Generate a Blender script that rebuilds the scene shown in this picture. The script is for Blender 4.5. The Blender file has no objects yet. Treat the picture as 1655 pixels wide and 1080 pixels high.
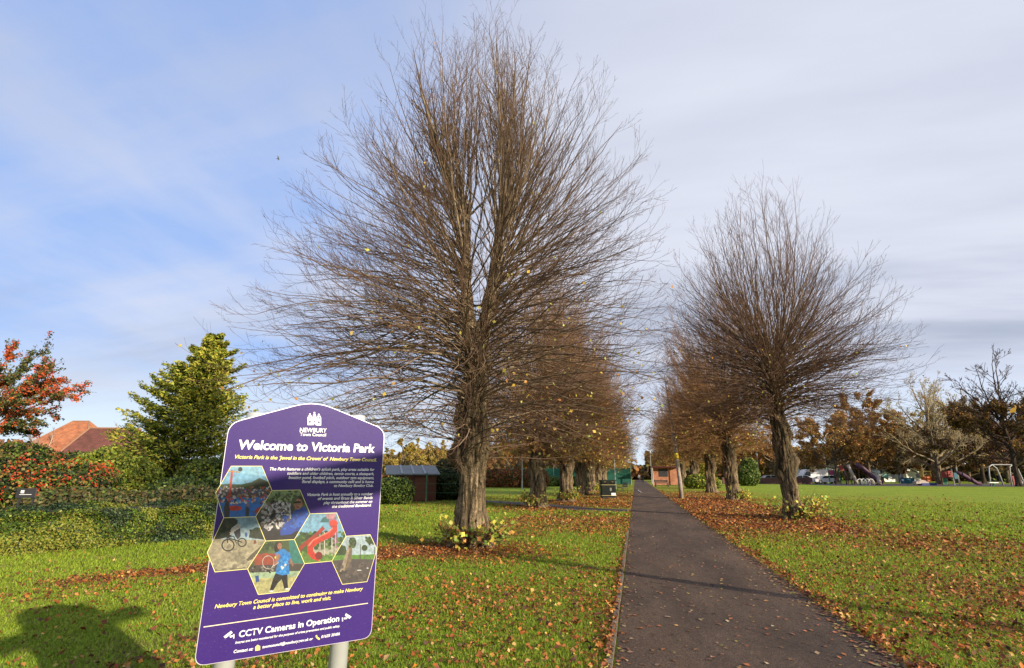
import bpy, math, random
import numpy as np
from mathutils import Matrix, Vector
R = math.radians
scene = bpy.context.scene
rng = np.random.default_rng(7)
def unit(v): return v/np.maximum(np.linalg.norm(v, axis=-1, keepdims=True), 1e-9)
random.seed(7)

# ------------------------------------------------------------------ camera
F_PX, CX, CY, HY, VX, CAM_H = 828.0, 827.5, 540.0, 767.0, 1027.0, 1.6
_p = math.atan((HY-CY)/F_PX)
_hf = math.cos(_p)+math.sin(_p)*(HY-CY)/F_PX
_a = math.atan2((VX-CX)/F_PX, _hf)
cF = np.array([-math.sin(_a)*math.cos(_p), math.cos(_a)*math.cos(_p), math.sin(_p)])
cR = np.array([math.cos(_a), math.sin(_a), 0.0])
cU = np.cross(cR, cF)
def ray(x, y): return cF + cR*(x-CX)/F_PX - cU*(y-CY)/F_PX
def gnd(x, y, z=0.0):
    d = ray(x, y); return d*((z-CAM_H)/d[2]) + np.array([0, 0, CAM_H])
def at(x, y, Y):
    d = ray(x, y); return d*(Y/d[1]) + np.array([0, 0, CAM_H])
cam = bpy.data.cameras.new('camera'); co = bpy.data.objects.new('camera', cam)
scene.collection.objects.link(co)
cam.sensor_width = 36; cam.lens = F_PX/1655*36; cam.clip_end = 5000; cam.clip_start = 0.05
M = Matrix(((cR[0], cU[0], -cF[0], 0), (cR[1], cU[1], -cF[1], 0), (cR[2], cU[2], -cF[2], CAM_H), (0, 0, 0, 1)))
co.matrix_world = M
scene.camera = co

# ------------------------------------------------------------------ sun and sky
SUN_EL, SHADOW_AZ = R(16.5), R(150)       # shadows run towards this azimuth (from +X, ccw)
sdir = Vector((math.cos(SHADOW_AZ)*math.cos(SUN_EL), math.sin(SHADOW_AZ)*math.cos(SUN_EL), -math.sin(SUN_EL)))
sl = bpy.data.lights.new('sun', 'SUN'); sl.energy = 4.6; sl.angle = R(0.5); sl.color = (1.0, 0.86, 0.66)
so = bpy.data.objects.new('sun', sl); scene.collection.objects.link(so)
so.rotation_euler = sdir.to_track_quat('-Z', 'Y').to_euler()
scene.view_settings.view_transform = 'Standard'; scene.view_settings.look = 'None'
scene.view_settings.exposure = 0.75; scene.view_settings.gamma = 1.0
scene.view_settings.use_curve_mapping = False

world = bpy.data.worlds.new('World'); scene.world = world; world.use_nodes = True
def build_world():
    nt = world.node_tree; N = nt.nodes; L = nt.links; N.clear()
    def nd(t, **k):
        n = N.new(t)
        for a, b in k.items(): setattr(n, a, b)
        return n
    def math_(op, a, b=None, c=None, clamp=False):
        n = nd('ShaderNodeMath', operation=op); n.use_clamp = clamp
        for i, v in enumerate((a, b, c)):
            if v is None: continue
            if isinstance(v, (int, float)): n.inputs[i].default_value = v
            else: L.new(v, n.inputs[i])
        return n.outputs[0]
    def mixc(f, a, b):
        n = nd('ShaderNodeMix', data_type='RGBA')
        for i, v in ((0, f), (6, a), (7, b)):
            if isinstance(v, (int, float)): n.inputs[i].default_value = v
            elif isinstance(v, tuple): n.inputs[i].default_value = (*v, 1)
            else: L.new(v, n.inputs[i])
        return n.outputs[2]
    def sstep(v, lo, hi):
        n = nd('ShaderNodeMapRange', interpolation_type='SMOOTHSTEP'); L.new(v, n.inputs[0])
        n.inputs[1].default_value = lo; n.inputs[2].default_value = hi
        return n.outputs[0]
    sky = nd('ShaderNodeTexSky', sky_type='NISHITA'); sky.sun_disc = False
    sky.sun_elevation = SUN_EL
    sky.sun_rotation = math.atan2(-sdir.x, -sdir.y)
    sky.ozone_density = 2.2; sky.dust_density = 0.6
    tc = nd('ShaderNodeTexCoord'); sep = nd('ShaderNodeSeparateXYZ'); L.new(tc.outputs['Generated'], sep.inputs[0])
    X, Y, Z = sep.outputs
    zc = math_('ADD', math_('MAXIMUM', Z, 0.0), 0.16)
    cmb = nd('ShaderNodeCombineXYZ'); L.new(math_('DIVIDE', X, zc), cmb.inputs[0]); L.new(math_('DIVIDE', Y, zc), cmb.inputs[1])
    def noise(sc, det, rough, off=(0, 0, 0), stretch=(1, 1, 1), rot=0):
        m = nd('ShaderNodeMapping'); L.new(cmb.outputs[0], m.inputs[0])
        m.inputs['Location'].default_value = off; m.inputs['Scale'].default_value = stretch
        m.inputs['Rotation'].default_value = (0, 0, rot)
        n = nd('ShaderNodeTexNoise'); n.inputs['Scale'].default_value = sc; n.inputs['Detail'].default_value = det
        n.inputs['Roughness'].default_value = rough; L.new(m.outputs[0], n.inputs['Vector'])
        return n.outputs['Fac']
    n1 = noise(0.55, 5, 0.5, (3.1, 0.4, 0), (1, 0.6, 1), 0.5)
    n2 = noise(1.7, 6, 0.55, (1.3, 5.1, 0), (1.2, 0.6, 1), 0.3)
    n3 = noise(0.8, 5, 0.55, (7.7, 2.2, 0), (0.5, 1.5, 1), 0.1)
    # a thin veil of cloud nearly everywhere, one blue opening on the left, grey bars low down
    def dotv(v):
        n = nd('ShaderNodeVectorMath', operation='DOT_PRODUCT'); L.new(tc.outputs['Generated'], n.inputs[0]); n.inputs[1].default_value = v; return n.outputs['Value']
    d1 = unit(ray(190, 300)); d2 = unit(ray(-150, 560)); nn = math_('ADD', math_('MULTIPLY', n1, .34), math_('MULTIPLY', n2, .16))
    nn = math_('ADD', math_('MULTIPLY', n1, .55), math_('MULTIPLY', n2, .35))
    p1 = sstep(math_('ADD', dotv(tuple(d1)), nn), 1.22, 1.50)
    n4 = noise(0.9, 6, 0.6, (2.2, 8.8, 0), (.35, 1.6, 1), .75)
    low = sstep(Z, 0.22, 0.06)
    bars = sstep(n3, 0.42, 0.60)
    openb = math_('MULTIPLY', p1, math_('SUBTRACT', 1.0, math_('MULTIPLY', sstep(n4, .42, .68), .55)))
    lowopen = math_('MULTIPLY', low, math_('SUBTRACT', 1.0, math_('MULTIPLY', bars, .8)))
    cover = math_('SUBTRACT', 0.93, math_('MULTIPLY', openb, .86)); cover = math_('SUBTRACT', cover, math_('MULTIPLY', lowopen, .62), clamp=True)
    dl = sstep(Z, 0.46, 0.16)
    barz = math_('MULTIPLY', sstep(Z, .13, .20), sstep(Z, .42, .26))
    shade = math_('MULTIPLY', sstep(math_('ADD', math_('MULTIPLY', n3, .6), math_('MULTIPLY', n4, 0.4)), 0.40, 0.60), math_('MULTIPLY_ADD', barz, .50, .32))
    cl = mixc(shade, (4.75, 4.9, 5.5), (2.3, 2.6, 3.3))
    topg = sstep(math_('ADD', Z, math_('MULTIPLY', X, -.45)), 0.55, 1.0)
    cl = mixc(math_('MULTIPLY', topg, math_('MULTIPLY_ADD', sstep(n1, .35, .65), .5, .2)), cl, (2.4, 2.85, 4.3))
    blue = mixc(0.8, sky.outputs[0], (1.75, 2.95, 5.9))
    blue = mixc(math_('MULTIPLY', low, 0.85), blue, (5.0, 5.8, 6.4))
    col = mixc(cover, blue, cl)
    bg = nd('ShaderNodeBackground'); L.new(col, bg.inputs[0]); bg.inputs[1].default_value = 0.1
    out = nd('ShaderNodeOutputWorld'); L.new(bg.outputs[0], out.inputs[0])
build_world()

# ------------------------------------------------------------------ helpers
def link(o): scene.collection.objects.link(o); return o
def tag(o, label=None, cat=None, group=None, kind=None):
    for k, v in (('label', label), ('category', cat), ('group', group), ('kind', kind)):
        if v: o[k] = v
    return o
def thing(name, label, cat, loc=(0, 0, 0), rz=0.0, group=None):
    o = bpy.data.objects.new(name, None); link(o); o.empty_display_size = 0.1
    o.location = tuple(float(v) for v in loc); o.rotation_euler = (0, 0, rz)
    return tag(o, label, cat, group)
def copy_tree(o, parent=None):
    c = o.copy(); link(c)
    if parent: c.parent = parent
    for ch in list(o.children): copy_tree(ch, c)
    return c
def mesh_np(name, V, Fc, mat=None, parent=None, col=None, smooth=False, mi=None, mats=None):
    """V (n,3); Fc list of (m,k) int arrays; col (n,3) per point"""
    me = bpy.data.meshes.new(name)
    if not isinstance(Fc, (list, tuple)): Fc = [Fc]
    Fc = [np.asarray(f, dtype=np.int32) for f in Fc if len(f)]
    V = np.asarray(V, dtype=np.float32)
    me.vertices.add(len(V)); me.vertices.foreach_set('co', V.ravel())
    tot = np.concatenate([np.full(len(f), f.shape[1], np.int32) for f in Fc])
    st = np.concatenate([[0], np.cumsum(tot)[:-1]]).astype(np.int32)
    lv = np.concatenate([f.ravel() for f in Fc]).astype(np.int32)
    me.loops.add(len(lv)); me.loops.foreach_set('vertex_index', lv)
    me.polygons.add(len(tot)); me.polygons.foreach_set('loop_start', st)
    try: me.polygons.foreach_set('loop_total', tot)
    except Exception: pass
    if smooth: me.polygons.foreach_set('use_smooth', np.ones(len(tot), dtype=bool))
    if col is not None:
        at_ = me.attributes.new('col', 'FLOAT_COLOR', 'POINT')
        c4 = np.ones((len(V), 4), np.float32); c4[:, :3] = col
        at_.data.foreach_set('color', c4.ravel())
    for m in (mats or ([mat] if mat else [])): me.materials.append(m)
    if mi is not None: me.polygons.foreach_set('material_index', np.asarray(mi, np.int32))
    me.update(calc_edges=True); me.validate()
    o = bpy.data.objects.new(name, me); link(o)
    if parent: o.parent = parent
    return o
class MB:
    """collects boxes, prisms, tubes into one mesh"""
    def __init__(s): s.v = []; s.f = []; s.m = []
    def add(s, vs, fs, mi=0):
        b = len(s.v); s.v += [tuple(float(c) for c in v) for v in vs]
        for f in fs: s.f.append([i+b for i in f]); s.m.append(mi)
        return s
    def box(s, c, sz, rz=0, mi=0, bev=0.0):
        x, y, z = sz[0]/2, sz[1]/2, sz[2]/2; ca, sa = math.cos(rz), math.sin(rz)
        if bev > 0:
            b = min(bev, x*.9, y*.9)
            prof = [(-x+b, -y), (x-b, -y), (x, -y+b), (x, y-b), (x-b, y), (-x+b, y), (-x, y-b), (-x, -y+b)]
        else: prof = [(-x, -y), (x, -y), (x, y), (-x, y)]
        n = len(prof)
        vs = [(c[0]+px*ca-py*sa, c[1]+px*sa+py*ca, c[2]+zz) for zz in (-z, z) for px, py in prof]
        fs = [list(range(n))[::-1], list(range(n, 2*n))]+[[i, (i+1) % n, n+(i+1) % n, n+i] for i in range(n)]
        return s.add(vs, fs, mi)
    def tube(s, pts, rad, k=8, mi=0, cap=True):
        pts = [Vector([float(c) for c in p]) for p in pts]; n = len(pts)
        if isinstance(rad, (int, float)): rad = [rad]*n
        vs = []; ref = None
        for i, p in enumerate(pts):
            t = (pts[min(i+1, n-1)]-pts[max(i-1, 0)]).normalized()
            if ref is None:
                ref = Vector((0, 0, 1)) if abs(t.z) < .9 else Vector((1, 0, 0))
            a = t.cross(ref)
            if a.length < 1e-4: a = t.cross(Vector((0, 1, 0)))
            a.normalize(); b = a.cross(t).normalized()
            ref = b
            for j in range(k):
                an = 2*math.pi*j/k; vs.append(p+(a*math.cos(an)+b*math.sin(an))*rad[i])
        fs = [[i*k+j, i*k+(j+1) % k, (i+1)*k+(j+1) % k, (i+1)*k+j] for i in range(n-1) for j in range(k)]
        if cap: fs += [list(range(k))[::-1], list(range((n-1)*k, n*k))]
        return s.add(vs, fs, mi)
    def poly(s, pts, mi=0): return s.add(pts, [list(range(len(pts)))], mi)
    def prism(s, pts, d, mi=0):
        n = len(pts); d = Vector(d); p2 = [Vector(p)+d for p in pts]
        return s.add(list(pts)+p2, [list(range(n))[::-1], list(range(n, 2*n))]+[[i, (i+1) % n, n+(i+1) % n, n+i] for i in range(n)], mi)
    def build(s, name, mat, parent=None, smooth=False):
        me = bpy.data.meshes.new(name); me.from_pydata(s.v, [], s.f)
        mats = mat if isinstance(mat, (list, tuple)) else [mat]
        for m in mats: me.materials.append(m)
        me.polygons.foreach_set('material_index', s.m)
        if smooth: me.polygons.foreach_set('use_smooth', [True]*len(me.polygons))
        me.update()
        o = bpy.data.objects.new(name, me); link(o)
        if parent: o.parent = parent
        return o
# --- value noise
def vnoise(P, seed=0):
    P = np.asarray(P, float); i = np.floor(P).astype(np.int64); f = P-i; f = f*f*(3-2*f)
    def hsh(a, b, c):
        n = (a*374761393+b*668265263+c*2147483647+seed*1274126177) & 0xffffffff
        n = ((n ^ (n >> 13))*1274126177) & 0xffffffff
        return ((n ^ (n >> 16)) & 0xffff)/65535.0
    r = 0
    for dx in (0, 1):
        for dy in (0, 1):
            for dz in (0, 1):
                w = (f[..., 0] if dx else 1-f[..., 0])*(f[..., 1] if dy else 1-f[..., 1])*(f[..., 2] if dz else 1-f[..., 2])
                r = r+w*hsh(i[..., 0]+dx, i[..., 1]+dy, i[..., 2]+dz)
    return r
def fbm(P, seed=0, o=4):
    s = 0; a = .5; P = np.asarray(P, float)
    for k in range(o): s = s+a*vnoise(P*2**k+k*17.3, seed+k); a *= .5
    return s
def n2d(x, y, sc, seed=0, o=3): return fbm(np.stack([x*sc, y*sc, np.zeros_like(x)+.5], -1), seed, o)

# --- materials
def mat(name, col=(.5, .5, .5), rough=.8, metal=0.0, attr=False, trans=0.0, noise=None, bump=None, spec=0.3, coat=0.0, emit=None):
    """noise=(scale, amount, colour2) ; bump=(scale, strength, distance)"""
    m = bpy.data.materials.new(name); m.use_nodes = True; nt = m.node_tree; N = nt.nodes; L = nt.links
    b = N['Principled BSDF']; b.inputs['Roughness'].default_value = rough; b.inputs['Metallic'].default_value = metal
    b.inputs['Specular IOR Level'].default_value = spec; b.inputs['Coat Weight'].default_value = coat
    b.inputs['Base Color'].default_value = (*col, 1)
    src = None
    if attr:
        a = N.new('ShaderNodeAttribute'); a.attribute_name = 'col'; src = a.outputs['Color']
    tc = N.new('ShaderNodeTexCoord')
    if noise:
        n = N.new('ShaderNodeTexNoise'); n.inputs['Scale'].default_value = noise[0]; n.inputs['Detail'].default_value = 6
        n.inputs['Roughness'].default_value = .65; L.new(tc.outputs['Object'], n.inputs['Vector'])
        mr = N.new('ShaderNodeMapRange'); L.new(n.outputs['Fac'], mr.inputs[0]); mr.inputs[1].default_value = .35; mr.inputs[2].default_value = .65
        mr.inputs[4].default_value = noise[1]
        mx = N.new('ShaderNodeMix'); mx.data_type = 'RGBA'; L.new(mr.outputs[0], mx.inputs[0])
        if src: L.new(src, mx.inputs[6])
        else: mx.inputs[6].default_value = (*col, 1)
        mx.inputs[7].default_value = (*noise[2], 1); src = mx.outputs[2]
    if src: L.new(src, b.inputs['Base Color'])
    if bump:
        n = N.new('ShaderNodeTexNoise'); n.inputs['Scale'].default_value = bump[0]; n.inputs['Detail'].default_value = 8
        L.new(tc.outputs['Object'], n.inputs['Vector'])
        bp = N.new('ShaderNodeBump'); bp.inputs['Strength'].default_value = bump[1]; bp.inputs['Distance'].default_value = bump[2]
        L.new(n.outputs['Fac'], bp.inputs['Height']); L.new(bp.outputs[0], b.inputs['Normal'])
    if trans > 0:
        t = N.new('ShaderNodeBsdfTranslucent'); ms = N.new('ShaderNodeMixShader'); ms.inputs[0].default_value = trans
        if src: L.new(src, t.inputs[0])
        else: t.inputs[0].default_value = (*col, 1)
        L.new(b.outputs[0], ms.inputs[1]); L.new(t.outputs[0], ms.inputs[2])
        L.new(ms.outputs[0], N['Material Output'].inputs[0])
    if emit:
        b.inputs['Emission Color'].default_value = (*emit[:3], 1); b.inputs['Emission Strength'].default_value = emit[3]
    return m
M_leaf = mat('leaf', attr=True, trans=.3, rough=.5)
M_litter = mat('litter', attr=True, trans=.12, rough=.65)
M_grass = mat('grass_blade', attr=True, trans=.4, rough=.55, spec=.2)
M_twig = mat('twig', attr=True, rough=.8, spec=.15)
M_bark = mat('bark', attr=True, rough=.95, spec=.1, noise=(11, .75, (.05, .042, .025)), bump=(30, 1.0, .05))
M_core = mat('hedge_core', (.02, .022, .012), .95, noise=(7, .6, (.035, .03, .018)))
M_white = mat('white_paint', (.75, .75, .73), .5, noise=(4, .3, (.6, .6, .58)))
M_dark = mat('dark_metal', (.03, .03, .035), .45, noise=(9, .4, (.05, .05, .05)))

# --- foliage cards: centres, normal dirs, size, colour
def leaves_np(C, Nn, size, col, aspect=1.0, fold=.25, up=None):
    n = len(C); Nn = unit(Nn)
    rnd = rng.normal(size=(n, 3)) if up is None else up
    A = unit(rnd-np.sum(rnd*Nn, -1, keepdims=True)*Nn); B = np.cross(Nn, A)
    s = (np.ones(n)*size)[:, None] if np.ndim(size) == 0 else np.asarray(size)[:, None]
    f = Nn*s*fold
    P = np.stack([C-A*s*.55, C+B*s*.36*aspect+f*.6-A*s*.08, C+A*s*.55+f*.3, C-B*s*.36*aspect+f*.6-A*s*.08], 1)
    V = P.reshape(-1, 3); b = np.arange(n)[:, None]*4
    F3 = np.concatenate([b+[0, 1, 2], b+[0, 2, 3]])
    return V, F3, np.repeat(col, 4, 0)
def pick(cols, n, jit=.25, w=None):
    c = np.array(cols)[rng.choice(len(cols), n, p=w)]
    return np.clip(c*(1+rng.normal(0, jit, (n, 1)))*(1+rng.normal(0, .08, (n, 3))), .003, .9)

# --- branch tubes
def tubes_np(P, Rd, s=3):
    """P (n,k,3), Rd (n,k)"""
    n, k, _ = P.shape
    T = np.gradient(P, axis=1); T = unit(T)
    ref = unit(rng.normal(size=(n, 1, 3))+np.zeros((n, k, 3)))
    A = unit(np.cross(T, ref)); B = np.cross(T, A)
    an = np.arange(s)*2*math.pi/s
    V = P[:, :, None]+(A[:, :, None]*np.cos(an)[None, None, :, None]+B[:, :, None]*np.sin(an)[None, None, :, None])*Rd[:, :, None, None]
    b = (np.arange(n)*k*s)[:, None, None]+(np.arange(k-1)*s)[None, :, None]+np.arange(s)[None, None, :]
    b2 = (np.arange(n)*k*s)[:, None, None]+(np.arange(k-1)*s)[None, :, None]+((np.arange(s)+1) % s)[None, None, :]
    Fq = np.stack([b, b2, b2+s, b+s], -1).reshape(-1, 4)
    return V.reshape(-1, 3), Fq
def wiggle(P, amp, seed=None):
    n, k, _ = P.shape
    d = rng.normal(size=(n, k, 3)); d[:, 0] = 0
    d = np.cumsum(d, axis=1)/math.sqrt(k)
    L = np.linalg.norm(P[:, -1]-P[:, 0], axis=-1)[:, None, None]
    return P+d*amp*L
def side(P, Rd, per, tlo, thi, ang, lf, k, up=.1, rf=.55, thin=.0022, taper=None, lmin=.12):
    """children on every branch of P"""
    n, kk, _ = P.shape; t = rng.uniform(tlo, thi, (n, per))*(kk-1)
    i = np.minimum(t.astype(int), kk-2); f = (t-i)[..., None]; ar = np.arange(n)[:, None]
    S = P[ar, i]*(1-f)+P[ar, i+1]*f; T = unit(P[ar, i+1]-P[ar, i])
    L0 = np.sum(np.linalg.norm(np.diff(P, axis=1), axis=-1), 1)[:, None]
    r0 = (Rd[ar, i]*(1-f[..., 0])+Rd[ar, i+1]*f[..., 0])*rf
    Lc = np.maximum(L0*lf*rng.uniform(.5, 1.2, (n, per))*(1.10-.60*t/(kk-1)), lmin*rng.uniform(.6, 1.2, (n, per)))
    rd = rng.normal(size=(n, per, 3)); pr = unit(rd-np.sum(rd*T, -1, keepdims=True)*T)
    a = ang*rng.uniform(.7, 1.3, (n, per, 1)); D = unit(T*np.cos(a)+pr*np.sin(a))
    S = S.reshape(-1, 3); D = D.reshape(-1, 3); Lc = Lc.reshape(-1); r0 = np.maximum(r0.reshape(-1), thin)
    u = np.linspace(0, 1, k)[None, :, None]
    Pc = S[:, None]+D[:, None]*(u*Lc[:, None, None])+np.array([0, 0, 1.0])*(u**2*Lc[:, None, None]*up)
    Pc = wiggle(Pc, .035)
    Rc = r0[:, None]*(1-.6*np.linspace(0, 1, k)[None]); Rc = np.maximum(Rc, thin)
    return Pc, Rc

TW_THICK = np.array([.21, .165, .11]); TW_THIN = np.array([.115, .066, .045])
def branch_mesh(levels, name, parent, cthick=TW_THICK, cthin=TW_THIN, r_ref=.05, sides=(5, 3, 3, 3)):
    Vs = []; Fs = []; Cs = []; o = 0
    for li, (P, Rd) in enumerate(levels):
        s = sides[min(li, len(sides)-1)]
        V, Fq = tubes_np(P, Rd, s)
        w = np.clip(np.repeat(Rd.reshape(-1), s)/r_ref, 0, 1)[:, None]
        jit = np.repeat(rng.normal(1, .22, len(P)), P.shape[1]*s)[:, None]
        Cs.append(np.clip((cthick*w+cthin*(1-w))*jit, .01, .5)); Vs.append(V); Fs.append(Fq+o); o += len(V)
    return mesh_np(name, np.concatenate(Vs), np.concatenate(Fs), M_twig, parent, np.concatenate(Cs), smooth=True)

# ------------------------------------------------------------------ ground
ROW_L = [(-3.75, 12.0), (-4.8, 26.6), (-4.2, 32.7), (-4.3, 43.5), (-4.3, 53.6), (-4.5, 66), (-4.6, 82), (-4.7, 98), (-4.8, 116)]
ROW_R = [(5.55, 21.8), (6.2, 37.6), (6.8, 52.4), (6.9, 67.5), (6.9, 83.3), (6.9, 99.5), (7.0, 118)]
TREE0 = (8.6, 4.3)
PL, PR = -0.27, 2.2
SP = np.array([(-.2, 25.4), (-2.5, 25.9), (-4.6, 28.4), (-7, 30.6), (-12.5, 34.3), (-20, 38), (-34, 42)])   # side path centre line
def seg_d(x, y, a, b):
    a = np.array(a, float); b = np.array(b, float); d = b-a
    t = np.clip(((x-a[0])*d[0]+(y-a[1])*d[1])/(d@d), 0, 1)
    return np.hypot(x-a[0]-t*d[0], y-a[1]-t*d[1])
def sidepath_d(x, y):
    r = np.full(np.shape(x), 99.0)
    for i in range(len(SP)-1): r = np.minimum(r, seg_d(x, y, SP[i], SP[i+1]))
    return r
def litter(x, y):
    n = n2d(x, y, .55, 3); nf = n2d(x, y, 2.2, 9)
    d = np.clip((n-.36)*1.6, 0, 1)*.40+.11
    d *= np.where((x > 12) | (y > 40), np.clip(1-(np.maximum(x-12, y-40))/14, .10, 1), 1)
    for (tx, ty) in ROW_L[1:]+ROW_R: d = np.maximum(d, .95*np.exp(-(((x-tx)/2.3)**2+((y-ty)/3.4)**2)))
    d = np.maximum(d, .95*np.exp(-(((x+3.6)/1.9)**2+((y-11.6)/1.5)**2)))
    # drift between the right row and the path
    d = np.maximum(d, .95*np.exp(-(np.maximum(np.abs(x-4.1)-1.8, 0)/1.0)**2)*np.clip((y-12.5)/6, 0, 1)*(.70+.6*n)*(x > PR)*np.clip((60-y)/20, 0.3, 1))
    d = np.maximum(d, .55*np.exp(-((x-6.5)/3.5)**2-((y-15)/6)**2)*(.4+1.4*n))
    d = np.maximum(d, .50*np.exp(-((x-6.5)/5)**2-((y-9)/5)**2)*(.4+1.6*n))
    d = np.maximum(d, .75*np.exp(-((x-PR)/.26)**2)*(x > PR-.1)*(.3+1.5*nf))
    d = np.maximum(d, .5*np.exp(-((x-PL)/.28)**2)*(x < PL))
    d = np.maximum(d, .80*np.exp(-(np.maximum(np.abs(x+2.4)-2.0, 0)/.9)**2)*np.exp(-((y-18.5)/4.5)**2)*(x < PL)*(.5+n))
    d = np.maximum(d, .80*np.exp(-(np.maximum(np.abs(x+2.4)-2.0, 0)/.9)**2)*np.clip((y-23)/5, 0, 1)*(x < PL)*(.5+n)*np.clip((60-y)/20, 0.2, 1))
    b = seg_d(x, y, (-8.6, 6.9), (-4.4, 11.6)); wdt = .35+.16*np.clip(x+8.6, 0, 5)
    d = np.maximum(d, .95*(1/(1+np.exp((b-wdt-.5*(nf-.5))*9))))
    left = (x < -4.5) & (b > 1.5) & (y < 22)
    d = np.where(left, d*.35, d)
    return np.clip(d*(.55+.95*nf), 0, 1)
xs = np.concatenate([-np.geomspace(1500, 26, 26), np.arange(-25, 22, .3), np.geomspace(22.5, 1500, 28)])
ys = np.concatenate([-np.geomspace(1500, 8, 14), np.arange(-7, 62, .35), np.geomspace(63, 1800, 30)])
GX, GY = np.meshgrid(xs, ys); gx, gy = GX.ravel(), GY.ravel()
lit = litter(gx, gy)
rol = (n2d(gx, gy, .35, 21)-.45)*.05*np.clip(1-np.hypot(gx, gy-10)/70, 0, 1)
onp = np.clip((np.maximum(PL-gx, gx-PR)-.1)/1.0, 0, 1); rol *= onp*np.clip((sidepath_d(gx, gy)-.9)/1.5, 0, 1)
gv = np.stack([gx, gy, rol-.004], -1)
nx, ny = len(xs), len(ys)
ii = (np.arange(ny-1)[:, None]*nx+np.arange(nx-1)[None]).ravel()
gf = np.stack([ii, ii+1, ii+1+nx, ii+nx], -1)
def ground_mat():
    m = bpy.data.materials.new('lawn'); m.use_nodes = True; nt = m.node_tree; N = nt.nodes; L = nt.links; b = N['Principled BSDF']
    b.inputs['Roughness'].default_value = .9; b.inputs['Specular IOR Level'].default_value = .15
    tc = N.new('ShaderNodeTexCoord'); at_ = N.new('ShaderNodeAttribute'); at_.attribute_name = 'col'
    sep = N.new('ShaderNodeSeparateColor'); L.new(at_.outputs['Color'], sep.inputs[0])
    def noise(s, d=6):
        n = N.new('ShaderNodeTexNoise'); n.inputs['Scale'].default_value = s; n.inputs['Detail'].default_value = d
        n.inputs['Roughness'].default_value = .6; L.new(tc.outputs['Object'], n.inputs['Vector']); return n.outputs['Fac']
    def ramp(src, pts):
        r = N.new('ShaderNodeValToRGB'); L.new(src, r.inputs[0])
        while len(r.color_ramp.elements) < len(pts): r.color_ramp.elements.new(.5)
        for e, (p, c) in zip(r.color_ramp.elements, pts): e.position = p; e.color = (*c, 1)
        return r.outputs[0]
    def mix(f, a, b_, bt='MIX'):
        n = N.new('ShaderNodeMix'); n.data_type = 'RGBA'; n.blend_type = bt
        for i, v in ((0, f), (6, a), (7, b_)):
            if isinstance(v, float): n.inputs[i].default_value = v
            elif isinstance(v, tuple): n.inputs[i].default_value = (*v, 1)
            else: L.new(v, n.inputs[i])
        return n.outputs[2]
    g = mix(ramp(noise(.35, 5), [(.35, (0, 0, 0)), (.65, (1, 1, 1))]), (.22, .33, .024), (.36, .41, .032))
    g = mix(ramp(noise(38, 4), [(.40, (0, 0, 0)), (.62, (1, 1, 1))]), g, (.13, .18, .016))
    v = N.new('ShaderNodeTexVoronoi'); v.inputs['Scale'].default_value = 13; L.new(tc.outputs['Object'], v.inputs['Vector'])
    vs = N.new('ShaderNodeSeparateColor'); L.new(v.outputs['Color'], vs.inputs[0])
    lc = ramp(vs.outputs[0], [(0, (.09, .035, .02)), (.35, (.22, .075, .03)), (.62, (.36, .14, .04)), (.85, (.46, .22, .07)), (1, (.15, .06, .035))])
    lm = N.new('ShaderNodeMath'); lm.operation = 'SUBTRACT'; L.new(sep.outputs[0], lm.inputs[0]); L.new(vs.outputs[1], lm.inputs[1])
    lr = N.new('ShaderNodeMapRange'); L.new(lm.outputs[0], lr.inputs[0]); lr.inputs[1].default_value = -.02; lr.inputs[2].default_value = .06
    L.new(mix(lr.outputs[0], g, lc), b.inputs['Base Color'])
    bp = N.new('ShaderNodeBump'); bp.inputs['Strength'].default_value = .8; bp.inputs['Distance'].default_value = .05
    L.new(noise(45, 4), bp.inputs['Height']); L.new(bp.outputs[0], b.inputs['Normal'])
    return m
gc = np.stack([lit, lit, lit], -1)
g = mesh_np('ground', gv, gf, ground_mat(), None, gc, smooth=True); tag(g, kind='structure')

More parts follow.
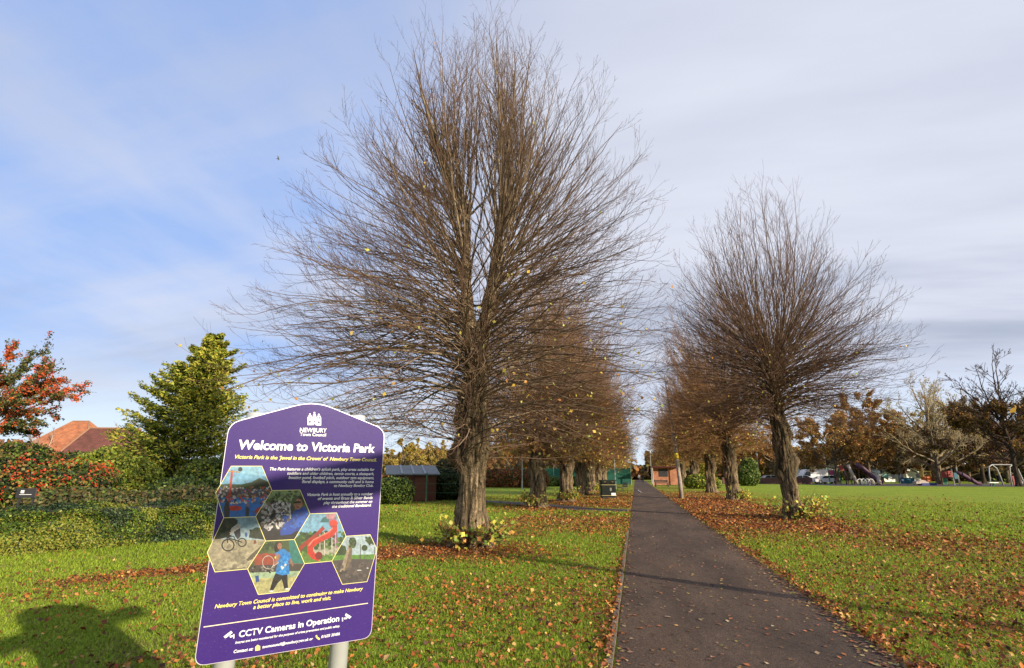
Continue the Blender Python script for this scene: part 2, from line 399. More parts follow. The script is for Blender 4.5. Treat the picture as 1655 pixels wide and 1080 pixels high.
def asphalt_mat():
    m = bpy.data.materials.new('asphalt'); m.use_nodes = True; nt = m.node_tree; N = nt.nodes; L = nt.links; b = N['Principled BSDF']
    b.inputs['Specular IOR Level'].default_value = .35
    tc = N.new('ShaderNodeTexCoord')
    def noise(s, d=6, st=None):
        n = N.new('ShaderNodeTexNoise'); n.inputs['Scale'].default_value = s; n.inputs['Detail'].default_value = d; n.inputs['Roughness'].default_value = .65
        if st:
            mp = N.new('ShaderNodeMapping'); mp.inputs['Scale'].default_value = st; L.new(tc.outputs['Object'], mp.inputs[0]); L.new(mp.outputs[0], n.inputs['Vector'])
        else: L.new(tc.outputs['Object'], n.inputs['Vector'])
        return n.outputs['Fac']
    def ramp(src, pts):
        r = N.new('ShaderNodeValToRGB'); L.new(src, r.inputs[0])
        while len(r.color_ramp.elements) < len(pts): r.color_ramp.elements.new(.5)
        for e, (p, c) in zip(r.color_ramp.elements, pts): e.position = p; e.color = (*c, 1)
        return r.outputs[0]
    def mix(f, a, c, bt='MIX'):
        n = N.new('ShaderNodeMix'); n.data_type = 'RGBA'; n.blend_type = bt
        for i, v in ((0, f), (6, a), (7, c)):
            if isinstance(v, float): n.inputs[i].default_value = v
            else: L.new(v, n.inputs[i])
        return n.outputs[2]
    c = ramp(noise(1.1, 7, (1.6, .35, 1)), [(.3, (.062, .039, .025)), (.5, (.088, .057, .038)), (.7, (.125, .083, .057))])
    st_ = ramp(noise(.55, 8, (1.2, .5, 1)), [(.36, (.66, .66, .68)), (.5, (1, 1, 1)), (.62, (1.25, 1.22, 1.18))])
    c = mix(1.0, c, st_, 'MULTIPLY')
    sp = ramp(noise(95, 4), [(.40, (.42, .42, .42)), (.54, (1, 1, 1)), (.68, (2.3, 2.2, 2.1))])
    c = mix(1.0, c, sp, 'MULTIPLY')
    L.new(c, b.inputs['Base Color'])
    rr = N.new('ShaderNodeMapRange'); L.new(noise(2.5, 5), rr.inputs[0]); rr.inputs[1].default_value = .3; rr.inputs[2].default_value = .7
    rr.inputs[3].default_value = .72; rr.inputs[4].default_value = .92; L.new(rr.outputs[0], b.inputs['Roughness'])
    bp = N.new('ShaderNodeBump'); bp.inputs['Strength'].default_value = .7; bp.inputs['Distance'].default_value = .006
    L.new(noise(180, 3), bp.inputs['Height']); L.new(bp.outputs[0], b.inputs['Normal'])
    return m
M_asph = asphalt_mat()
pyy = np.concatenate([np.arange(-7, 60, .12), np.arange(60, 260, 2.0)])
eL = PL+(n2d(pyy, pyy*0, 1.1, 5)-.47)*.07*(pyy > 16); eR = PR+(n2d(pyy, pyy*0+9, 1.6, 6)-.47)*.20
pv = np.concatenate([np.stack([eL, pyy, pyy*0+.006], -1), np.stack([eR, pyy, pyy*0+.006], -1)]); k = len(pyy)
pf = np.stack([np.arange(k-1), np.arange(k-1)+k, np.arange(k-1)+k+1, np.arange(k-1)+1], -1)
tag(mesh_np('path', pv, pf, M_asph), kind='structure')
def strip(name, pts, w, z, m):
    pts = np.array(pts, float); t = unit(np.gradient(pts, axis=0)); nrm = np.stack([-t[:, 1], t[:, 0]], -1)
    a = pts+nrm*w/2; b = pts-nrm*w/2; k = len(pts)
    V = np.concatenate([np.c_[a, np.full(k, z)], np.c_[b, np.full(k, z)]])
    Fq = np.stack([np.arange(k-1), np.arange(k-1)+k, np.arange(k-1)+k+1, np.arange(k-1)+1], -1)
    return tag(mesh_np(name, V, Fq, m), kind='structure')
tt = np.linspace(0, len(SP)-1, 60); spx = np.interp(tt, range(len(SP)), SP[:, 0]); spy = np.interp(tt, range(len(SP)), SP[:, 1])
strip('side_path', np.c_[spx, spy], 1.7, .002, mat('side_asphalt', (.11, .095, .095), .9, noise=(3, .6, (.075, .062, .06)), bump=(90, .5, .006)))
M_conc = mat('edging', (.20, .16, .12), .9, noise=(12, .7, (.10, .08, .06)), bump=(60, .6, .01))
mb = MB(); yy = -6.0
while yy < 16:
    mb.box((PL-.045+random.uniform(-.006, .006), yy+.45, .002), (.055, .89, .05), random.uniform(-.008, .008), bev=.008); yy += .9
tag(mb.build('path_edging', M_conc), kind='structure')
# playground surface and far service road, far tarmac strip before the play area
o = strip('playground_surface', [(28, 97), (60, 97), (110, 97)], 22, .01, mat('play_tarmac', (.10, .09, .10), .9, noise=(.6, .6, (.07, .065, .07))))

# ------------------------------------------------------------------ grass blades and leaf litter
def field_pts(n, r0, r1, a0=-62, a1=44):
    r = np.exp(rng.uniform(math.log(r0), math.log(r1), n)); a = np.radians(rng.uniform(a0, a1, n))
    return r*np.sin(a), r*np.cos(a), r
HEDGE_A, HEDGE_B = np.array((-14.8, 4.2)), np.array((-9.7, 14.4))
def behind_hedge(x, y):
    d = HEDGE_B-HEDGE_A; c = (x-HEDGE_A[0])*d[1]-(y-HEDGE_A[1])*d[0]
    return (c < .1) & (y < 14.4) & (x > -16)
x, y, r = field_pts(560000, 1.9, 42)
li = litter(x, y)
off = ((x < PL-.06+.0*y) | (x > PR+.02+.12*rng.uniform(-1, 1, len(x)))) & (sidepath_d(x, y) > .95) & ~behind_hedge(x, y)
keep = off & (rng.uniform(size=len(x)) > 1.05*li**.9)
x, y, r, li = x[keep], y[keep], r[keep], li[keep]; n = len(x)
tuft = n2d(x, y, 5.5, 31, 2); hgt = (.022+.036*tuft*rng.uniform(.5, 1.5, n))*np.clip(r/9, 1, 1.9)
wid = .0030*np.clip(r/3.2, 1, 7); az = rng.uniform(0, 2*math.pi, n); ln = rng.uniform(.1, .9, n)*hgt
la = rng.uniform(0, 2*math.pi, n)
base = np.stack([x, y, np.full(n, -.004)+(n2d(x, y, .35, 21)-.45)*.05*np.clip(1-np.hypot(x, y-10)/70, 0, 1)*np.clip((np.maximum(PL-x, x-PR)-.1)/1.0, 0, 1)*np.clip((sidepath_d(x, y)-.9)/1.5, 0, 1)], -1)
wv = np.stack([np.cos(az)*wid, np.sin(az)*wid, 0*az], -1); tip = base+np.stack([np.cos(la)*ln, np.sin(la)*ln, hgt], -1)
V = np.stack([base-wv, base+wv, tip], 1).reshape(-1, 3); Fg = np.arange(3*n).reshape(-1, 3)
big = n2d(x, y, .5, 41)[:, None]
gcol = (np.array([.115, .195, .018])*(1-big)+np.array([.23, .265, .028])*big)*1.42
worn = np.clip((n2d(x, y, .9, 77)-.52)*5, 0, .55); dead = rng.uniform(size=n) < .06+worn*.6; gcol[dead] = (.22, .19, .07)
gcol = gcol*rng.uniform(.6, 1.35, (n, 1))
tag(mesh_np('grass', V, Fg, M_grass, None, np.repeat(gcol, 3, 0)), kind='stuff', cat='grass', label='short green lawn grass either side of the path')

PAL = [(.30, .10, .026), (.20, .058, .02), (.38, .16, .04), (.11, .04, .018), (.46, .28, .11), (.42, .14, .025), (.065, .027, .017), (.50, .36, .08)]
PW = [.22, .20, .14, .16, .07, .09, .09, .03]
x, y, r = field_pts(640000, 1.9, 60)
li = litter(x, y)
ok = ((x < PL-.03) | (x > PR-.05)) & (rng.uniform(size=len(x)) < li**1.25*.95) & (sidepath_d(x, y) > .8) & ~behind_hedge(x, y)
x, y, r, li = x[ok], y[ok], r[ok], li[ok]
# thin out very close range so that the real density per square metre stays even
dens = 1.0/np.clip(r/6.5, .16, 1)**2
keep = rng.uniform(size=len(x)) < np.clip(dens**-1*1.0, .06, 1); x, y, r, li = x[keep], y[keep], r[keep], li[keep]
n = len(x); print('litter leaves', n)
C = np.stack([x, y, rng.uniform(.014, .036, n)+.03*li*rng.uniform(size=n)], -1)
Nn = np.stack([rng.normal(0, .85, n), rng.normal(0, .85, n), np.ones(n)], -1)
V, F3, cc = leaves_np(C, Nn, np.clip(.034*np.exp(rng.normal(0, .36, n)), .014, .075)*np.clip(r/12, 1, 1.9), pick(PAL, n, .22, PW), 1.15, .35)
tag(mesh_np('leaf_litter', V, F3, M_litter, None, cc), kind='stuff', cat='fallen leaves', label='brown and rust fallen leaves scattered over the grass')
# leaves lying on the asphalt: sparse, thicker at the edges
x = np.concatenate([rng.uniform(PL, PR, 2900), PR-np.abs(rng.normal(0, .14, 2600)), PL+np.abs(rng.normal(0, .07, 900))]); n = len(x)
y = np.exp(rng.uniform(math.log(3.2), math.log(60), n))
C = np.stack([x, y, np.full(n, .013)], -1); Nn = np.stack([rng.normal(0, .12, n), rng.normal(0, .12, n), np.ones(n)], -1)
PPAL = [(.20, .09, .045), (.30, .15, .07), (.38, .26, .15), (.12, .06, .045), (.40, .30, .08), (.33, .11, .04)]
keep = (x > PL+.01) & ((rng.uniform(size=n) < .62) | (x > PR-.3)) & (rng.uniform(size=n) < np.clip(y/9, .3, 1))
V, F3, cc = leaves_np(C[keep], Nn[keep], rng.uniform(.025, .062, keep.sum()), pick(PPAL, keep.sum(), .25), 1.1, .15)
tag(mesh_np('path_leaves', V, F3, M_litter, None, cc), kind='stuff', cat='fallen leaves', label='flat brown leaves lying scattered on the dark path')

# ------------------------------------------------------------------ trees
BARK = np.array([.225, .165, .10])
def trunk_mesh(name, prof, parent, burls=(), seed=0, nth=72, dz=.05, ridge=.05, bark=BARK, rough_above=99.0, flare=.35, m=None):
    prof = np.array(prof, float); z0, z1 = prof[0, 0], prof[-1, 0]; nz = max(int((z1-z0)/dz), 6)
    t = np.linspace(0, 1, nz); z = z0+(z1-z0)*t
    cx, cy, rr = (np.interp(z, prof[:, 0], prof[:, i]) for i in (1, 2, 3))
    th = np.arange(nth)/nth*2*math.pi; TH, Z = np.meshgrid(th, z)
    r = rr[:, None]+0*TH
    ux, uy = np.cos(TH), np.sin(TH)
    rt = fbm(np.stack([ux*3.2+seed, uy*3.2, Z*.9], -1), seed, 4)-.47
    rg = fbm(np.stack([ux*11+seed, uy*11, Z*3.4], -1), seed+3, 4)-.47
    lump = fbm(np.stack([ux*2.6, uy*2.6, Z*2.6+seed], -1), seed+5, 3)-.45
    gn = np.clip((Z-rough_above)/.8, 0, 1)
    r = r*(1+rt*.34+rg*ridge*6*(.6+.4*gn)+lump*(.30+.85*gn))
    fl = np.exp(-Z/.28)*flare; r = r*(1+fl*(1+.5*np.sin(TH*5+seed)+.4*np.sin(TH*3+1.3*seed)))
    for (bt, bz, bw, bh, bd) in burls:
        da = np.angle(np.exp(1j*(TH-bt))); q = (da/bw)**2+((Z-bz)/bh)**2
        r = r+bd*np.exp(-q)*(1+1.1*(fbm(np.stack([ux*5, uy*5, Z*6+seed], -1), seed+8, 4)-.45))
    V = np.stack([cx[:, None]+ux*r, cy[:, None]+uy*r, Z], -1).reshape(-1, 3)
    i = np.arange(nz-1)[:, None]*nth; j = np.arange(nth)[None]; j2 = (j+1) % nth
    F4 = np.stack([i+j, i+j2, i+nth+j2, i+nth+j], -1).reshape(-1, 4)
    V = np.concatenate([V, [[cx[-1], cy[-1], z1+.02]]]); tp = np.arange((nz-1)*nth, nz*nth)
    F3 = np.stack([tp, np.roll(tp, -1), np.full(nth, len(V)-1)], -1)
    c = bark[None]*(1+((rg*4.2+rt*1.8+lump*.8).reshape(-1, 1)))*(1+.25*(fbm(V[:-1]*1.5, seed+11, 3)-.45))[:, None]
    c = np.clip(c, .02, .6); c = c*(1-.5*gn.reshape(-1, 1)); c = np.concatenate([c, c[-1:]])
    return mesh_np(name, V, [F4, F3], m or M_bark, parent, c, smooth=True)

def lime_shoots(n, env, src, zt_rng, k=12, droop=0.0, r0=(.012, .035), inner=(.62, 1.04), asym=None, pw=1.0, fan=0.0, dome=None, elmin=None):
    """curved shoots from the stem (src(zt)->centre, radius) to the crown envelope env [(z, r)]"""
    env = np.array(env); zt = zt_rng[0]+(zt_rng[1]-zt_rng[0])*rng.uniform(0, 1, n)**pw
    q = rng.uniform(inner[0], inner[1], n); ph = rng.uniform(0, 2*math.pi, n)
    rt = np.interp(zt, env[:, 0], env[:, 1])*q
    if dome:                     # dome = centre height: targets spread evenly over the envelope as seen from there
        el_e = np.arctan2(env[:, 0]-dome, env[:, 1]); e0_ = el_e[0] if elmin is None else elmin
        q = np.where(rng.uniform(size=n) < .8, 1.02-.30*rng.uniform(0, 1, n)**1.4, q); smp = np.where(rng.uniform(size=n) < .5, np.arcsin(rng.uniform(math.sin(max(e0_, -1.2)), 1, n)), rng.uniform(e0_, math.pi/2, n))
        dd = np.interp(smp, el_e, np.hypot(env[:, 0]-dome, env[:, 1]))*q
        rt = dd*np.cos(smp); zt = dome+dd*np.sin(smp); zs_ = np.clip((smp-el_e[0])/(math.pi/2-el_e[0]), 0, 1)
    if asym is not None: rt = rt*(1+asym[1]*np.cos(ph-asym[0]))
    S, up0 = src(zt_rng[0]+(zt_rng[1]-zt_rng[0])*zs_ if dome else zt, ph)
    E = np.stack([S[:, 0]*.3+np.cos(ph)*rt, S[:, 1]*.3+np.sin(ph)*rt, zt], -1)
    L = np.linalg.norm(E-S, axis=-1)
    hd = np.stack([np.cos(ph), np.sin(ph), np.zeros(n)], -1)
    te0 = np.arctan2(E[:, 2]-S[:, 2], np.maximum(np.hypot(E[:, 0]-S[:, 0], E[:, 1]-S[:, 1]), .05))
    e0 = (te0*.80+up0*.06 if dome else up0*.35+te0*.62)+rng.normal(0, .10, n)          # start elevation
    if dome: e0 = e0+np.where(te0 < .55, .34*(1-te0/.55).clip(0, 1.2), 0)
    D0 = hd*np.cos(e0)[:, None]+np.array([0, 0, 1.])*np.sin(e0)[:, None]
    te = np.arctan2(E[:, 2]-S[:, 2], np.maximum(np.hypot(E[:, 0]-S[:, 0], E[:, 1]-S[:, 1]), .05))
    e1 = np.where(te > .5, te+rng.uniform(.0, .28, n), te+rng.uniform(-.30, .35, n))
    D1 = hd*np.cos(e1)[:, None]+np.array([0, 0, 1.])*np.sin(e1)[:, None]
    B1 = S+D0*(L*.38)[:, None]; B2 = E-D1*(L*.34)[:, None]
    u = np.linspace(0, 1, k)[None, :, None]
    P = S[:, None]*(1-u)**3+3*B1[:, None]*u*(1-u)**2+3*B2[:, None]*u*u*(1-u)+E[:, None]*u**3
    P = wiggle(P, .028)
    ra = rng.uniform(*r0, n)**1.0*np.clip(L/4, .5, 1.6)*np.where(rng.uniform(size=n) < .15, 1.5, 1); uu = np.linspace(0, 1, k)[None]
    Rd = ra[:, None]*(1-uu)**.85+.0026
    return P, Rd
def lime_tree(label, loc, rz, group, spec):
    t = thing('lime_tree', label, 'tree', (loc[0], loc[1], 0), rz, group)
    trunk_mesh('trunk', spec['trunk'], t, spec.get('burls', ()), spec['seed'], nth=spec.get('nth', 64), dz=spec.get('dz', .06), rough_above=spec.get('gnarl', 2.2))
    for i, lb in enumerate(spec.get('limbs', [])):
        pts = np.array([p[:3] for p in lb]); rr = [p[3] for p in lb]
        tt_ = np.linspace(0, len(pts)-1, 26); P = np.stack([np.interp(tt_, range(len(pts)), pts[:, c]) for c in range(3)], -1)
        Rr = np.interp(tt_, range(len(pts)), rr)*(1+.5*(fbm(P*2.2+i*9, 4, 3)-.45))
        V, Fq = tubes_np(P[None], Rr[None], 16)
        d = (fbm(V*6, 7, 3)-.45)*.10; V = V+unit(V-np.repeat(P, 16, 0))*d[:, None]
        cc = BARK*1.25*(1+.9*(fbm(V*7, 8, 3)-.45))[:, None]
        mesh_np('limb', V, Fq, M_bark, t, np.clip(cc, .03, .6), smooth=True)
    P1 = []; R1 = []
    for s in spec['shoots']:
        P, Rd = lime_shoots(**s); P1.append(P); R1.append(Rd)
    P1 = np.concatenate(P1); R1 = np.concatenate(R1)
    th = spec.get('thin', .003)
    fz, fr_, fz0, fz1, fl_ = spec['fuzz']; fa = rng.uniform(0, 2*math.pi, fz); fzz = rng.uniform(fz0, fz1, fz); ffl = rng.uniform(.3, 1, fz)*fl_
    FS = np.stack([np.cos(fa)*fr_*.8, np.sin(fa)*fr_*.8, fzz], -1); FD = unit(np.stack([np.cos(fa), np.sin(fa), rng.uniform(-.3, 1.6, fz)], -1)+rng.normal(0, .3, (fz, 3)))
    uf = np.linspace(0, 1, 6)[None, :, None]; FP = wiggle(FS[:, None]+FD[:, None]*uf*ffl[:, None, None]+np.array([0, 0, 1.])*(uf**2*ffl[:, None, None]*.25), .05)
    FR = np.maximum(th*2.2*(1-.6*uf[..., 0]), th)+0*FP[..., 0]; FP2, FR2 = side(FP, FR, 3, .2, 1, .6, .5, 3, .1, .7, th*.8, lmin=.1)
    P2, R2 = side(P1, R1, spec.get('n2', 11), .25, 1.0, .55, .25, 6, .25, .5, th)
    if spec.get('keep2', 1) < 1:
        kk = rng.uniform(size=len(P2)) < spec['keep2']; P2, R2 = P2[kk], R2[kk]
    P3, R3 = side(P2, R2, spec.get('n3', 4), .2, 1, .6, .42, 3, .2, .7, th*.8, lmin=.1)
    P23 = [(P2, R2), (P3, R3), (FP, FR), (FP2, FR2)]
    branch_mesh([(P1, R1)]+P23, 'crown', t, spec.get('thick', TW_THICK), spec.get('thinc', TW_THIN), .03, (4, 3, 3))
    nl = spec.get('leaves', 200)
    if nl:
        T = P2[:, -1]; w = np.clip((spec.get('leafz', 7)-T[:, 2])/3, .04, 1)*(1+.7*np.sin(np.arctan2(T[:, 1], T[:, 0])*2+spec['seed'])); w = np.clip(w, 0.01, 9)
        idx = rng.choice(len(T), nl, p=w/w.sum()); C = T[idx]+rng.normal(0, .04, (nl, 3))+[0, 0, -.03]
        Nn = rng.normal(size=(nl, 3))*[1, 1, .5]
        V, F3, cc = leaves_np(C, Nn, rng.uniform(.045, .085, nl)*spec.get('ls', 1), pick([(.62, .42, .06), (.55, .50, .10), (.45, .22, .05), (.40, .40, .09)], nl, .2), 1.25, .2)
        mesh_np('leaves', V, F3, M_leaf, t, cc)
    bs = spec.get('basal')
    if bs:
        nb, rad, a0, aw, hh = bs
        a = a0+rng.normal(0, aw, nb); S = np.stack([np.cos(a)*rad*.7, np.sin(a)*rad*.7, rng.uniform(0, .25, nb)], -1)
        D = unit(np.stack([np.cos(a)*rng.uniform(.3, 1.3, nb), np.sin(a)*rng.uniform(.3, 1.3, nb), rng.uniform(.4, 1.5, nb)], -1)); Lb = rng.uniform(.4, 1, nb)*hh
        u = np.linspace(0, 1, 5)[None, :, None]; Pb = S[:, None]+D[:, None]*u*Lb[:, None, None]-np.array([0, 0, 1.])*(u**2*Lb[:, None, None]*.25); Pb = wiggle(Pb, .05)
        branch_mesh([(Pb, .006*(1-.5*u[..., 0])+0*Pb[..., 0])], 'basal_shoots', t, sides=(3,))
        nl = int(nb*spec.get('bl', 5)); i = rng.integers(0, nb, nl); j = rng.integers(1, 5, nl)
        C = Pb[i, j]+rng.normal(0, .05, (nl, 3)); C[:, 2] = np.maximum(C[:, 2], .03)
        Nn = rng.normal(size=(nl, 3))+np.array([.8, -.8, .6])
        V, F3, cc = leaves_np(C, Nn, rng.uniform(.05, .12, nl), pick([(.30, .38, .06), (.55, .50, .08), (.22, .30, .06), (.40, .18, .05), (.48, .30, .05)], nl, .25, [.28, .25, .2, .17, .1]), 1.5, .2)
        mesh_np('basal_leaves', V, F3, M_leaf, t, cc)
    return t

def src_factory(stems, zlo, zhi, e_lo, e_hi, zt_lo, zt_hi, rad=.3, jit=.5):
    """shoots with a low target leave the stem low and near-horizontal, those with a high target leave its top steeply"""
    def f(zt, ph):
        n = len(zt); t = np.clip((zt-zt_lo)/(zt_hi-zt_lo), 0, 1)
        z = np.clip(zlo+(zhi-zlo)*t**.8+rng.normal(0, jit, n), zlo-.2, zhi+.1)
        st = rng.integers(0, len(stems), n)
        # prefer the stem on the shoot's side
        S = np.zeros((n, 3))
        for k in range(n):
            best = max(stems, key=lambda s: (np.interp(z[k], [p[2] for p in s], [p[0] for p in s])*math.cos(ph[k])+np.interp(z[k], [p[2] for p in s], [p[1] for p in s])*math.sin(ph[k])) + random.uniform(-.3, .3))
            zz = [p[2] for p in best]
            zk = min(z[k], zz[-1])
            S[k] = (np.interp(zk, zz, [p[0] for p in best]), np.interp(zk, zz, [p[1] for p in best]), zk)
        S[:, 0] += np.cos(ph)*rad*rng.uniform(.4, 1, n); S[:, 1] += np.sin(ph)*rad*rng.uniform(.4, 1, n)
        return S, e_lo+(e_hi-e_lo)*t
    return f
vd = np.array([cR[0], cR[1]])     # sideways direction, for the fork of the big tree
stemC = [(0, 0, 0), (0, 0, 3.2), (.03, 0, 5.2)]
sL = [(0, 0, 0), (0, 0, 4.6), (-.22*vd[0], -.22*vd[1], 5.7), (-.28*vd[0], -.28*vd[1], 7.0), (-.26*vd[0], -.26*vd[1], 8.4)]
sR = [(0, 0, 0), (0, 0, 4.6), (.33*vd[0], .33*vd[1], 5.6), (.52*vd[0], .52*vd[1], 6.9), (.60*vd[0], .60*vd[1], 8.3)]
ENV1 = [(1.9, 3.2), (2.5, 4.7), (3.2, 5.4), (4.1, 5.6), (5.7, 5.2), (7.5, 4.75), (9.2, 4.2), (10.4, 3.6), (11.6, 2.85), (12.8, 2.0), (13.8, 1.0), (14.6, .02)]
sp1 = dict(seed=2, nth=110, dz=.035, gnarl=1.5, thin=.0025, n2=12, n3=4,
    trunk=[(-.1, 0, 0, .36), (.5, 0, 0, .31), (1.2, .02, 0, .28), (1.75, .03, 0, .30), (2.05, 0, 0, .38), (2.6, .02, 0, .35), (3.3, .03, 0, .31), (4.2, .02, 0, .27), (4.9, .01, 0, .24), (5.2, .02, 0, .18)],
    burls=[(3.4, 2.0, .7, .28, .20), (2.9, .75, .6, .5, .12), (.2, .5, .5, .28, .10), (5.0, 2.25, .6, .25, .10), (.9, 2.5, .8, .3, .08), (3.6, 2.9, .6, .3, .12), (3.3, 3.6, .6, .25, .10), (5.6, 3.7, .5, .22, .08)],
    limbs=[[(*s[:3], r) for s, r in zip(sL[1:], (.24, .17, .14, .07))], [(*s[:3], r) for s, r in zip(sR[1:], (.24, .19, .17, .08))]],
    shoots=[dict(n=650, env=ENV1, src=src_factory([sL, sR], 2.1, 8.3, -.1, 1.3, 0, 1, .2, .45), zt_rng=(0, 1), r0=(.008, .019), inner=(.62, 1.04), dome=5.0),
            dict(n=42, elmin=.75, env=ENV1, src=src_factory([sL, sR], 6.6, 8.3, 1.1, 1.4, 0, 1, .10, .4), zt_rng=(.55, 1.3), r0=(.026, .042), inner=(.7, 1.0), dome=7.6)],
    fuzz=(420, .34, 1.7, 5.6, 1.1),
    leaves=430, leafz=6.0, basal=(300, .60, -.9, 1.5, .85), bl=1.3)
lime_tree('largest bare lime tree beside the sign, its pale trunk forking into two limbs', ROW_L[0], 0, 'lime trees along the path', sp1)

def pollard(seed, zt, top, wide, n=1.0, **kw):
    st = [[(0, 0, 0), (0, 0, zt-1.2), (-.22, .1, zt), (-.35, .15, zt+1.0)], [(0, 0, 0), (0, 0, zt-1.2), (.22, -.1, zt), (.38, -.12, zt+1.1)], [(0, 0, 0), (0, 0, zt-1.2), (.02, .25, zt), (.05, .35, zt+1.0)]]
    s = zt/5.2*wide
    env = [(zt-3.0, 2.8*wide), (zt-2.1, 4.2*wide), (zt-.8, 4.8*wide), (zt+.8, 4.6*wide), (zt+2.6, 4.0*wide), (zt+4.0, 3.4*wide), (zt+(top-zt)*.72, 2.6*wide), (top-.9, 1.5*wide), (top-.1, .1)]
    d = dict(seed=seed, gnarl=1.6, thin=.0033, n2=11, n3=3,
        trunk=[(-.1, 0, 0, .46), (.5, 0, 0, .38), (1.3, -.04, 0, .37), (2.2, .02, 0, .40), (3.2, .0, 0, .36), (zt-1, 0, 0, .33), (zt, 0, 0, .22)],
        burls=[(seed*1.3, 2.1, .6, .32, .20), (seed*2.1+1, 1.2, .6, .3, .17), (seed*.7+3, 3.2, .6, .4, .16), (3.6, 1.6, .5, .3, .14), (seed+2, .5, .7, .3, .14), (seed+4.4, 2.6, .5, .3, .13)],
        limbs=[[(*p, r) for p, r in zip(q[1:], (.22, .15, .08))] for q in st],
        shoots=[dict(n=int(500*n), env=env, src=src_factory(st, zt-2.6, zt+1.0, -.1, 1.3, 0, 1, .2, .4), zt_rng=(0, 1), r0=(.008, .020), inner=(.62, 1.04), dome=zt-.4)],
        fuzz=(150, .30, 1.9, zt-.3, .8),
        leaves=130, leafz=zt+1, basal=(60, .5, .3, 1.2, .7), bl=4)
    d.update(kw); return d
TR2 = dict(thick=np.array([.18, .14, .09]), thinc=np.array([.125, .066, .045]))
R2T = [(-.1, .05, 0, .33), (.5, .03, 0, .27), (1.3, -.02, 0, .25), (2.2, .02, 0, .30), (3.2, -.03, 0, .25), (5.0, -.10, 0, .23), (6.1, -.08, 0, .17)]
tr2 = lime_tree('nearest lime tree right of the path, knobbly trunk with leafy shoots round its foot', ROW_R[0], 0, 'lime trees along the path', pollard(5, 6.1, 13.9, 1.0, 1.2, trunk=R2T, gnarl=.9, nth=90, dz=.04, leaves=190, basal=(260, .60, -.35, 1.0, 1.3), bl=3, **TR2))
# dense redder crowns of the further trees
DN = dict(ls=1.7, thick=np.array([.19, .13, .07]), thinc=np.array([.27, .14, .06]), thin=.0058, n2=10, n3=3)
pa = lime_tree('second lime tree of the left row, burred pale trunk hung with yellow leaves', ROW_L[1], 0, 'lime trees along the path', pollard(8, 5.2, 13.6, 1.0, 1.15, leaves=1500, leafz=6, basal=(120, .55, 3.6, .9, 1.0), **DN))
pb = lime_tree('second lime tree of the right row, dark burred trunk, yellow-green clump at its foot', ROW_R[1], 0, 'lime trees along the path', pollard(11, 6.0, 15.6, 1.12, 1.2, leaves=520, basal=(110, .55, -.5, .6, .9), **DN))
pc = lime_tree('third lime tree of the right row, smooth flared grey trunk without shoots at its foot', ROW_R[2], 0, 'lime trees along the path', pollard(14, 5.8, 15.0, 1.10, 1.1, leaves=650, basal=None, **dict(DN, thin=.0085, n2=9)))
ORD = ['third', 'fourth', 'fifth', 'sixth', 'seventh', 'eighth', 'ninth', 'tenth']
protos = [pa, pc, pb]
for i, (x_, y_) in enumerate(ROW_L[2:]):
    c = copy_tree(protos[i % 3]); c.location = (x_, y_, 0); c.rotation_euler.z = 1.9+i*2.3; c.scale = (1+.05*math.sin(i*3),)*2+(1.0-.02*(i % 4),)
    c['label'] = ORD[i]+' lime tree from the camera in the row left of the path'
for i, (x_, y_) in enumerate(ROW_R[3:]):
    c = copy_tree(protos[(i+1) % 3]); c.location = (x_, y_, 0); c.rotation_euler.z = .7+i*1.7; c.scale = (1.02,)*3
    c['label'] = ORD[i+1]+' lime tree from the camera in the row right of the path'
